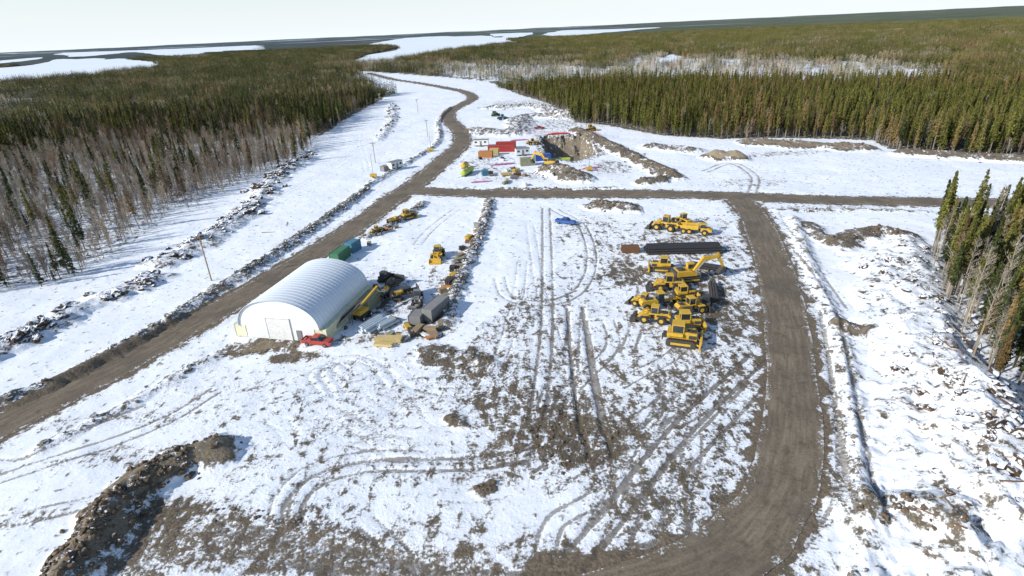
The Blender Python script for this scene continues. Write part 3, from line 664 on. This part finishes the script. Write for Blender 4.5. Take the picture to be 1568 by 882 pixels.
def dozer(u,v,h,name='bulldozer',s=1.0,col=Yp):
    b=MB()
    for q in(-1,1):
        b.track(-2.1,2.0,q*1.15,.6,1.15);b.cyl((1.6,q*.95,.8),(2.6,q*1.35,.5),.12,col,8)
    b.prism([(-1.9,.7),(2.0,.7),(2.1,1.2),(2.05,2.0),(.3,2.15),(.2,1.7),(-1.9,1.7)],-.7,.7,col)
    b.box((-.9,0,1.75),(2.2,2.2,.5),col)
    b.prism([(-1.3,2.0),(.3,2.0),(.15,3.1),(-1.2,3.1)],-.75,.75,'glass')
    b.box((-.55,0,3.17),(1.75,1.75,.14),col)
    for x in(-1.28,.25):
        for y in(-.76,.76):b.box((x,y,2.55),(.12,.12,1.15),col)
    b.prism([(2.5,.1),(2.75,.12),(2.62,.7),(2.8,1.5),(2.5,1.45),(2.42,.7)],-1.95,1.95,col)
    b.box((2.42,0,.75),(.1,3.2,.2),'dark_steel');b.cyl((1.2,-.4,2.1),(1.2,-.4,2.9),.08,'dark_steel',8)
    b.cyl((1.9,.5,1.8),(2.45,.5,1.0),.08,'grey_steel',6);b.cyl((1.9,-.5,1.8),(2.45,-.5,1.0),.08,'grey_steel',6)
    b.box((-2.3,0,1.2),(.6,1.6,.3),'dark_steel');b.box((-2.65,0,.8),(.2,.2,1.0),'dark_steel')
    b.box((1.5,0,1.45),(1.1,1.44,.6),'dark_steel');b.box((1.3,0,2.13),(1.2,.9,.06),'dark_steel')
    o=b.obj(name,at(u,v,.02),h);o.scale=(s,s,s)
def loader(u,v,h,name='wheel_loader',s=1.0,col=Yp,buck='dark_steel',lift=0):
    b=MB()
    for x in(-1.6,1.6):
        for y in(-1.15,1.15):b.wheel(x,y,.82,.62,col)
    b.prism([(-3.2,.9),(-.3,.8),(-.3,1.9),(-2.9,2.15),(-3.3,1.8)],-.85,.85,col);b.box((-3.2,0,1.1),(.3,2.1,.7),'dark_steel');b.box((-2.2,0,2.1),(1.1,1.1,.08),'dark_steel')
    b.box((0,0,1.0),(1.4,.7,.6),'dark_steel');b.box((1.3,0,1.3),(1.6,.9,1.0),col)
    for y in(-1.15,1.15):b.box((-1.6,y,1.75),(1.9,.7,.12),'dark_steel');b.box((1.5,y,1.75),(1.4,.7,.1),col)
    b.prism([(-.9,1.8),(.5,1.8),(.6,2.3),(.3,3.25),(-.8,3.25)],-.75,.75,'glass');b.box((-.25,0,3.32),(1.5,1.7,.14),col);b.box((-.2,0,1.9),(1.5,1.6,.25),col)
    for x in(-.85,.42):
        for y in(-.76,.76):b.box((x,y,2.6),(.1,.1,1.35),col)
    for y in(-.5,.5):
        b.prism([(1.0,1.9),(1.3,2.1),(2.6,1.5+lift),(3.4,.6+lift),(3.2,.4+lift),(2.4,1.1+lift)],y-.1,y+.1,col)
    b.prism([(3.2,.15+lift),(4.4,.08+lift),(4.42,.2+lift),(3.5,.4+lift),(3.4,1.3+lift),(3.15,1.2+lift)],-1.5,1.5,buck)
    for y in(-1.48,1.48):b.prism([(3.2,.15+lift),(4.3,.12+lift),(3.7,1.15+lift),(3.2,1.2+lift)],y-.03,y+.03,buck)
    b.cyl((-2.2,.3,2.1),(-2.2,.3,2.8),.09,'dark_steel',8)
    o=b.obj(name,at(u,v,.02),h);o.scale=(s,s,s)
def grader(u,v,h):
    b=MB()
    for x in(-3.3,-1.8,3.4):
        for y in(-1.05,1.05):b.wheel(x,y,.68,.42,Yp)
    b.prism([(-4.2,.9),(-.9,.9),(-.9,1.7),(-1.2,2.0),(-4.0,2.0),(-4.3,1.6)],-.8,.8,Yp)
    b.prism([(-1.0,1.0),(.3,1.1),(.2,3.1),(-.9,3.1)],-.75,.75,'glass');b.box((-.35,0,3.17),(1.5,1.7,.13),Yp)
    b.prism([(0,1.2),(.6,1.5),(3.2,1.9),(4.0,1.5),(4.0,1.1),(3.2,1.4),(.8,1.1)],-.2,.2,Yp);b.box((3.4,0,.75),(.3,1.8,.25),Yp)
    b.cyl((1.2,0,.75),(1.2,0,.9),.75,'dark_steel',16);b.prism([(1.1,.1),(1.25,.1),(1.3,.7),(1.1,.7)],-1.9,1.9,'dark_steel')
    b.box((-2.6,0,2.06),(1.6,1.0,.1),'dark_steel');b.cyl((-2.6,.3,2.0),(-2.6,.3,2.7),.08,'dark_steel',8)
    o=b.obj('motor_grader',at(u,v,.02),h)
def dump(u,v,h,s=1.0,col=Yp):
    b=MB()
    for x in(-3.4,-1.8,2.4):
        for y in(-1.25,1.25):b.wheel(x,y,.85,.65,col)
    b.prism([(1.2,1.0),(4.2,1.0),(4.3,1.6),(3.3,2.0),(1.2,2.0)],-1.1,1.1,col);b.prism([(1.0,1.9),(2.6,1.9),(2.4,3.0),(1.0,3.0)],-.8,.8,'glass');b.box((1.7,0,3.07),(1.8,1.8,.14),col)
    b.box((-1,0,1.2),(5.5,1.0,.4),'dark_steel')
    for y in(-1.35,1.35):b.prism([(.7,2.8),(-4.8,2.5),(-4.2,1.7),(-3,1.45),(.6,1.5)],y-.07,y+.07,col)
    b.box((-1.4,0,1.55),(4.2,2.6,.15),col);b.box((.62,0,2.2),(.12,2.6,1.3),col);b.box((.9,0,2.95),(.9,2.6,.1),col);b.box((-1.6,0,1.95),(3.6,2.5,.5),'weathered_wood',ty=.6,tx=.7)
    o=b.obj('articulated_dump_truck',at(u,v,.02),h);o.scale=(s,)*3
def pickup(u,v,h,col,name='pickup_truck'):
    b=MB()
    for x in(-1.75,1.75):
        for y in(-.82,.82):b.wheel(x,y,.4,.28,'grey_steel')
    b.prism([(-2.85,.5),(2.75,.45),(2.8,.95),(2.6,1.1),(1.3,1.15),(-.9,1.15),(-.9,.8),(-2.75,.8)],-.9,.9,col)
    for y in(-.88,.88):b.prism([(-2.85,.8),(-.9,.8),(-.9,1.18),(-2.85,1.18)],y-.05,y+.05,col)
    b.box((-2.83,0,.98),(.08,1.8,.4),col);b.prism([(-.95,1.12),(1.35,1.12),(.7,1.72),(-.85,1.75)],-.80,.80,'glass');b.prism([(-.75,1.72),(.6,1.71),(.5,1.82),(-.7,1.83)],-.74,.74,col)
    b.box((2.82,0,.6),(.12,1.7,.3),'grey_steel');b.box((2.8,.65,.85),(.06,.35,.16),'white_paint');b.box((2.8,-.65,.85),(.06,.35,.16),'white_paint');b.box((-.1,.84,1.4),(.1,.06,.55),col);b.box((-.1,-.84,1.4),(.1,.06,.55),col)
    b.obj(name,at(u,v,.02),h,bevel=.05)
def container(u,v,h,L,col,name='shipping_container',hh=2.6,parent=None,loc=None):
    b=MB();b.box((0,0,hh/2+.1),(L-.1,2.3,hh-.1),col)
    n=int(L/.3)
    for s in(-1,1):
        for i in range(n):b.box((-L/2+.3+i*(L-.6)/(n-1),s*1.17,hh/2+.1),(.13,.06,hh-.4),col)
        for z in(.12,hh+.06):b.box((0,s*1.16,z),(L,.14,.16),col)
        for x in(-1,1):b.box((x*(L/2-.04),s*1.16,hh/2+.1),(.14,.14,hh),col)
    for y in(-.8,-.3,.3,.8):b.cyl((L/2+.03,y,.25),(L/2+.03,y,hh),.03,'grey_steel',6)
    b.box((L/2-.02,0,hh/2+.1),(.06,2.2,hh-.25),col);b.box((L/2+.02,0,hh/2),(.03,.03,hh-.3),'dark_steel')
    for i in range(int(L/.6)):b.box((-L/2+.4+i*.6,0,hh+.07),(.2,2.1,.05),col)
    return b.obj(name,loc or at(u,v),h,parent=parent,bevel=.015)
def trailer(u,v,h,L=7,col='white_paint',name='site_office_trailer'):
    b=MB();b.box((0,0,1.85),(L,2.6,2.5),col);b.box((0,0,3.15),(L+.3,2.9,.12),'grey_steel');b.box((0,0,.5),(L-.4,2.2,.2),'dark_steel')
    for s in(-1,1):
        for x in(-L*.33,L*.3):
            b.box((x,s*1.31,2.1),(1.1,.05,.8),'glass');b.box((x,s*1.32,1.66),(1.25,.07,.07),col)
        b.box((0,s*1.31,1.6),(.9,.06,1.95),'grey_steel');b.box((0,s*1.7,.45),(1.1,.8,.1),'grey_steel');b.box((0,s*2.0,.25),(1.1,.4,.1),'grey_steel')
        b.wheel(-.5,s*1.0,.38,.25);b.wheel(.5,s*1.0,.38,.25)
    b.obj(name,at(u,v),h)
def tank(u,v,h,L,r,col,name='fuel_tank',sup='grey_steel'):
    b=MB();b.cyl((-L/2,0,r+.4),(L/2,0,r+.4),r,col,20)
    for s in(-1,1):b.cyl((s*L/2,0,r+.4),(s*(L/2+.3),0,r+.4),r,col,20,r*.55);b.box((s*L*.3,0,.4),(.4,r*1.7,.8),sup)
    b.cyl((0,0,2*r+.3),(0,0,2*r+.7),.3,sup,10);b.box((.9,0,2*r+.42),(1.6,.5,.06),sup);b.box((0,0,.1),(L,r*1.8,.16),sup)
    b.obj(name,at(u,v),h,bevel=.02)
def pipes(u,v,h,L,n,r,col,name,layers=2):
    b=MB()
    for k in range(layers):
        for i in range(n-k):
            y=(i-(n-k-1)/2)*2.05*r;z=.25+r+k*1.75*r;q=random.uniform(-.5,.5)
            b.cyl((-L/2+q,y,z),(L/2+q,y,z),r,col,10)
    for x in(-L*.35,0,L*.35):b.box((x,0,.12),(.25,n*2.1*r+.4,.22),'weathered_wood')
    b.obj(name,at(u,v),h,bevel=0)
def lumber(u,v,h,L,W,Hh,col,name='lumber_stack',loc=None):
    b=MB();n=max(3,int(W/.25));m=max(2,int(Hh/.16))
    for k in range(m):
        for i in range(n):b.box((random.uniform(-.12,.12),(i-(n-1)/2)*.25,.28+k*.16),(L*random.uniform(.93,1),.22,.14),col)
    for x in(-L*.3,L*.3):b.box((x,0,.1),(.12,W,.18),'weathered_wood')
    b.obj(name,at(u,v),h,bevel=0)
def tarp(u,v,h,L,W,hh,col='magenta_tarp'):
    n=14;vs=[];fs=[]
    for j in range(n+1):
        for i in range(n+1):
            a=i/n*2-1;c=j/n*2-1;e=max(0,1-max(abs(a),abs(c))**3);q=float(vnoise(np.array(i*.7+u),np.array(j*.7+v),3))
            vs.append((a*L/2+q*.2,c*W/2+q*.2,.12+e*hh*(.5+.8*q)))
    for j in range(n):
        for i in range(n):o=j*(n+1)+i;fs.append((o,o+1,o+n+2,o+n+1))
    b=MB();b.add(vs,fs,col);b.obj('tarp_covered_pile',at(u,v,.05),h,bevel=0)
def flatbed(u,v,h,name='flatbed_trailer',L=9):
    b=MB();b.box((0,0,1.1),(L,2.5,.22),'dark_steel');b.box((0,0,.85),(L,.9,.3),'rust_brown')
    for x in(-L*.36,-L*.24):
        for y in(-1,1):b.wheel(x,y,.48,.4,'grey_steel')
    for x in np.arange(-L/2+.4,L/2,.8):b.box((x,0,1.24),(.16,2.5,.06),'weathered_wood')
    b.box((L/2-.1,0,1.7),(.12,2.5,1.1),'dark_steel');b.box((L*.35,0,.4),(.15,.9,.8),'grey_steel')
    b.box((L*.1,.3,1.6),(2.2,1.3,.7),'dark_steel',tx=.8);b.box((-L*.2,-.4,1.5),(1.6,1.1,.5),'yellow_paint',rz=.3)
    b.obj(name,at(u,v),h)
def boomlift(u,v,h):
    b=MB()
    for x in(-1.2,1.2):
        for y in(-1,1):b.wheel(x,y,.45,.35,'white_paint')
    b.box((0,0,.75),(3.2,1.5,.5),'dark_steel');b.cyl((0,0,1.0),(0,0,1.3),.6,'dark_steel',14);b.prism([(-1.8,1.3),(1,1.3),(1,2.0),(-1.5,2.2)],-.9,.9,Yp)
    b.prism([(-1.4,2.2),(-1.1,2.6),(5.6,4.4),(5.7,4.1)],-.2,.2,Yp);b.prism([(5.4,4.3),(5.7,4.4),(6.8,2.9),(6.5,2.8)],-.15,.15,'dark_steel')
    b.box((7.2,0,2.6),(1.0,1.8,.1),'grey_steel')
    for x in(6.7,7.7):
        for y in(-.9,.9):b.cyl((x,y,2.6),(x,y,3.7),.04,Yp,6)
    for y in(-.9,.9):b.cyl((6.7,y,3.7),(7.7,y,3.7),.04,Yp,6)
    b.obj('boom_lift',at(u,v),h)
def conveyor(u,v,h):
    b=MB()
    for y in(-.4,.4):
        b.cyl((-4,y,.5),(4,y,3.2),.07,'grey_steel',6);b.cyl((-4,y,1.0),(4,y,3.7),.07,'grey_steel',6)
        for i in range(9):
            t=i/8;t2=min(1,t+.125);b.cyl((-4+8*t,y,.5+2.7*t),(-4+8*t2,y,1.0+2.7*t2),.04,'grey_steel',5)
        b.cyl((1,y,0),(1,y,2.2),.07,'dark_steel',6);b.wheel(-1,y*2,.4,.2,'grey_steel')
    b.box((0,0,2.2),(8.4,.7,.06),'black_rubber',ry=-math.atan2(2.7,8))
    b.obj('belt_conveyor',at(u,v),h,bevel=0)
def pole(u,v,h_=11,ang=0):
    x,y=P(u,v);b=MB();b.cyl((0,0,-.5),(0,0,h_),.17,'weathered_wood',8,.11);b.box((0,0,h_-.6),(2.4,.12,.14),'weathered_wood')
    for q in(-1.05,-.4,.4,1.05):b.cyl((q,0,h_-.55),(q,0,h_-.25),.05,'grey_steel',6)
    b.cyl((0,.25,h_-2.2),(0,.25,h_-1.3),.2,'grey_steel',10);b.cyl((.8,0,h_-.6),(0,0,h_-1.5),.04,'grey_steel',5);b.cyl((-.8,0,h_-.6),(0,0,h_-1.5),.04,'grey_steel',5)
    b.obj('utility_pole',(x,y,0),ang,bevel=0)
def lighttower(u,v,h=0):
    b=MB();b.box((0,0,.9),(2.4,1.4,1.0),Yp);b.wheel(0,.8,.35,.2);b.wheel(0,-.8,.35,.2);b.cyl((0,0,1.3),(0,0,8.5),.09,'grey_steel',8,.06);b.box((0,0,8.4),(.1,1.6,.1),'grey_steel')
    for y in(-.7,-.25,.25,.7):b.box((.12,y,8.65),(.2,.35,.35),'white_paint')
    b.cyl((1.2,0,.45),(2.4,0,.4),.05,'dark_steel',6);b.obj('light_tower',at(u,v),h)
pi=math.pi
excavator(1052,428,.12);
dozer(1012,414,2.9);loader(1022,443,3.0);grader(1012,470,.15);loader(1000,492,2.8,s=.95);dozer(1043,526,-.35,s=1.2);dozer(1052,503,-.1,s=1.05);loader(1058,478,.2,s=.95);dozer(1048,457,.05,s=.9);dozer(1080,470,1.2,s=.8,col='dark_steel');loader(985,468,2.5,s=.8)
loader(1018,352,2.6,s=1.15);loader(1045,343,1.9,s=.9);dump(1066,358,-.45,.9)
pipes(1045,386,-.06,17,8,.28,'black_pipe','black_pipe_stack',3)
lumber(965,386,-.06,4.2,2.6,1.3,'rust_brown','timber_crate_stack')
pipes(1085,412,-.5,7,4,.25,'black_pipe','black_pipe_stack',2)
pipes(1092,448,1.3,8,4,.22,'dark_steel','drill_pipe_stack',2)
pickup(866,343,-.5,'blue_paint')
loader(671,396,-pi/2-.1,name='log_forwarder',s=.95,buck='yellow_paint')
dozer(625,335,.7,s=.9);dump(604,342,.8,.5);loader(578,358,.8,s=.6)
container(522,398,1.35,6.1,'green_paint');container(541,384,1.2,4,'teal_paint',name='tool_container')
flatbed(597,447,1.2);flatbed(620,455,.4,L=6);dozer(590,430,1.2,s=.75,col='dark_steel')
loader(640,462,-1.5,name='skid_steer_loader',s=.75,col='grey_steel');container(668,482,1.15,7,'grey_steel');container(640,492,1.35,3.5,'grey_steel',name='generator_enclosure',hh=1.8)
dump(637,478,-1.6,.5,'grey_steel')
boomlift(556,486,1.15);conveyor(532,500,.95);pickup(488,528,-.25,'red_paint','parked_car')
pipes(572,502,1.0,5.5,5,.3,'pipe_white','white_pipe_stack',2);pipes(592,500,.9,4,4,.25,'pipe_white','white_pipe_stack',2)
lumber(596,523,-.12,5,1.8,.7,'new_lumber');lumber(588,531,-.2,3.5,1.2,.5,'new_lumber');lumber(640,508,1.2,3,1.4,.8,'weathered_wood','pallet_stack');lumber(660,513,.4,2.5,1.6,.4,'weathered_wood','pallet_stack')
gc=['grey_steel','weathered_wood','dark_steel','yellow_paint','rust_brown','white_paint','dark_steel','orange_paint','weathered_wood','olive_paint']
for i in range(26):
    t=i/25;u_=728-62*t+random.uniform(-6,4);v_=352+135*t+random.uniform(-3,3)
    lumber(u_,v_,random.uniform(0,3),random.uniform(1.2,2.8),random.uniform(.8,1.5),random.uniform(.3,1.3),gc[i%10],'pallet_stack')
for i in range(16):
    lumber(random.uniform(575,680),random.uniform(485,522),random.uniform(0,3),random.uniform(1,3),random.uniform(.8,1.4),random.uniform(.3,.8),gc[(i*3)%10],'pallet_stack')
for i in range(9):
    lumber(random.uniform(555,640),random.uniform(345,378) if i%2 else random.uniform(440,475),random.uniform(0,3),random.uniform(1,3),random.uniform(.8,1.2),random.uniform(.3,.8),gc[(i*7)%10],'pallet_stack')
# back compound
container(768,232,-.15,12,'red_paint');container(775,227,-.15,9,'red_paint',hh=2.9);container(744,241,-.2,6,'orange_paint');container(757,237,-.2,4,'new_lumber',name='storage_shed')
container(808,253,.1,6,'olive_paint',hh=3.0);container(831,246,.25,6.5,'blue_paint');tank(858,243,.05,8,1.0,'lime_paint','water_tank');tank(716,267,1.2,8,1.05,'lime_paint');tank(712,258,1.2,3.5,1.0,'yellow_paint')
container(743,268,.2,2.5,'teal_paint',name='generator_enclosure',hh=1.8);trailer(606,260,.9,6);trailer(737,224,-.1,7);trailer(800,238,.2,6);lighttower(572,272);lighttower(660,232);lighttower(902,262);container(590,262,.9,3,'grey_steel',hh=2)
loader(770,184,.3,s=1,col='teal_paint');dozer(758,178,.8,s=1,col='green_paint');pickup(826,198,.2,'red_paint','pickup_truck');dozer(905,200,.3);loader(816,222,.2,name='wheel_loader',s=.9);excavator(842,262,2.6)
pickup(785,262,.4,'white_paint','pickup_truck');lumber(775,268,.2,4,2,.8,'new_lumber')
tarp(770,252,.2,10,1.2,.4);tarp(905,259,.3,8,1.2,.5);tarp(795,215,.1,9,1.4,.4);tarp(735,279,.1,7,.9,.3);tarp(855,206,.0,12,1.4,.7,'red_paint')
for i in range(18):lumber(random.uniform(730,850),random.uniform(240,285),random.uniform(0,3),random.uniform(1.5,4),random.uniform(.8,1.8),random.uniform(.3,1.2),gc[(i*3)%10],'pallet_stack')
for a in[(324,430,11,.5),(575,250,9,.5),(655,210,9,.5),(640,172,9,.5)]:pole(*a)
# power line between poles
lp=MB()
PTS=[P(324,430),P(575,250),P(655,210)]
for a,b_ in zip(PTS[:-1],PTS[1:]):
    for off in(-.8,.8):
        prev=None
        for i in range(13):
            t=i/12;q=(a[0]+(b_[0]-a[0])*t+off,a[1]+(b_[1]-a[1])*t,10.2-8*t*(1-t)*.35*2)
            if prev:lp.cyl(prev,q,.018,'dark_steel',4)
            prev=q
lp.obj('power_line',bevel=0)
# safety fence by the pit
fb=MB();pts=SP([(790,206),(840,205),(905,204),(925,215)],5)
for i,(a,b_) in enumerate(zip(pts[:-1],pts[1:])):
    fb.cyl((a[0],a[1],-.5),(a[0],a[1],1.3),.06,'tail_red',5)
    for zz in(.5,.85,1.2):fb.cyl((a[0],a[1],zz),(b_[0],b_[1],zz),.04,'red_paint',4)
fb.obj('safety_fence',bevel=0)
# ------------------------------------------------------------ arched storage building
A=np.array(P(362,515));B=np.array(P(503,525));d=B-A;W=float(np.hypot(*d));ang=math.atan2(d[1],d[0]);mid=(A+B)/2
E=empty('arched_storage_building',(mid[0],mid[1],0),ang)
Ln=20.;hw=W/2;a_=hw-1.3;zs=2.45;rise=5.4
v=[];f=[];nseg=28;nl=80
for j in range(nl+1):
    y_=-.25+(Ln+.5)*j/nl;k=.07 if j%4==0 else 0.0
    for i in range(nseg+1):
        t=math.pi*i/nseg;v.append((math.cos(t)*(a_+k),y_,zs+math.sin(t)**.9*(rise+k)))
for j in range(nl):
    for i in range(nseg):o=j*(nseg+1)+i;f.append((o,o+1,o+nseg+2,o+nseg+1))
me=bpy.data.meshes.new('roof');me.from_pydata(v,[],f);me.materials.append(MATS['membrane']);o=bpy.data.objects.new('roof',me);scene.collection.objects.link(o);o.parent=E
o.modifiers.new('s','SOLIDIFY').thickness=.06
for nm,y_ in(('front_wall',0.1),('rear_wall',Ln-.1)):
    b=MB();inn=hw-2.5
    pr=[(-inn,0),(inn,0),(inn,zs)]+[(math.cos(math.pi*i/24)*(a_-.05),zs+math.sin(math.pi*i/24)**.9*(rise-.05)) for i in range(25)]+[(-inn,zs)]
    b.prism(pr,y_-.05,y_+.05,'endwall')
    b.obj(nm,parent=E,bevel=0)
b=MB();b.box((0,-.02,2.1),(4.6,.12,4.2),'white_paint')
for i in range(7):b.box((0,-.09,.4+i*.6),(4.5,.03,.03),'white_paint')
for x in(-2.38,2.38):b.box((x,-.05,2.15),(.12,.16,4.4),'white_paint')
b.box((0,-.05,4.38),(4.9,.16,.12),'white_paint')
b.box((3.9,-.02,1.1),(1.0,.12,2.1),'grey_steel');b.obj('door',parent=E)
for s in(-1,1):
    for k,L2 in((0,9.9),(1,9.9)):
        container(0,0,pi/2,L2,'cream_paint','side_container',2.45,E,(s*(hw-1.25),L2/2+k*10.05,0))
container(0,0,pi/2,6,'olive_paint','side_container',2.3,E,(hw+1.3,15,0))
# ------------------------------------------------------------ light, sky, camera
EL=math.radians(28);sd=Vector((-.92,-.39,0)).normalized();sv=Vector((sd.x*math.cos(EL),sd.y*math.cos(EL),math.sin(EL)))
L=bpy.data.lights.new('sun','SUN');L.energy=5.0;L.angle=math.radians(.5);L.color=(1,.965,.90);lo=bpy.data.objects.new('sun',L);scene.collection.objects.link(lo)
lo.rotation_euler=(-sv).to_track_quat('-Z','Y').to_euler();lo.location=(0,0,200)
w=bpy.data.worlds.new('World');scene.world=w;w.use_nodes=True;nt=w.node_tree
sk=nt.nodes.new('ShaderNodeTexSky');sk.sky_type='NISHITA';sk.sun_disc=False;sk.sun_elevation=EL;sk.sun_rotation=math.atan2(sd.x,sd.y)%(2*pi);sk.air_density=1.0;sk.dust_density=.6;sk.ozone_density=2.0
BS=.15
tc=nt.nodes.new('ShaderNodeTexCoord');sz=nt.nodes.new('ShaderNodeSeparateXYZ');nt.links.new(tc.outputs['Generated'],sz.inputs[0])
def wm(op,a,b):
    n=nt.nodes.new('ShaderNodeMath');n.operation=op
    for i,q in enumerate((a,b)):
        if isinstance(q,bpy.types.NodeSocket):nt.links.new(q,n.inputs[i])
        else:n.inputs[i].default_value=q
    return n.outputs[0]
hz=wm('POWER',2.718,wm('MULTIPLY',wm('ABSOLUTE',sz.outputs[2],0),-8))
mx=nt.nodes.new('ShaderNodeMix');mx.data_type='RGBA';nt.links.new(hz,mx.inputs[0]);nt.links.new(sk.outputs[0],mx.inputs[6]);mx.inputs[7].default_value=(.93/BS,1.0/BS,1.06/BS,1)
nt.links.new(mx.outputs[2],nt.nodes['Background'].inputs[0]);nt.nodes['Background'].inputs[1].default_value=BS
cam=bpy.data.cameras.new('camera');co=bpy.data.objects.new('camera',cam);scene.collection.objects.link(co)
M=Matrix.Identity(4)
for i in range(3):M[i][0]=RC[i];M[i][1]=UC[i];M[i][2]=-F[i]
M[2][3]=H;co.matrix_world=M;cam.sensor_width=36;cam.lens=FPX/1568*36;cam.clip_start=.5;cam.clip_end=60000
scene.camera=co
scene.view_settings.view_transform='Standard';scene.view_settings.look='None';scene.view_settings.exposure=0
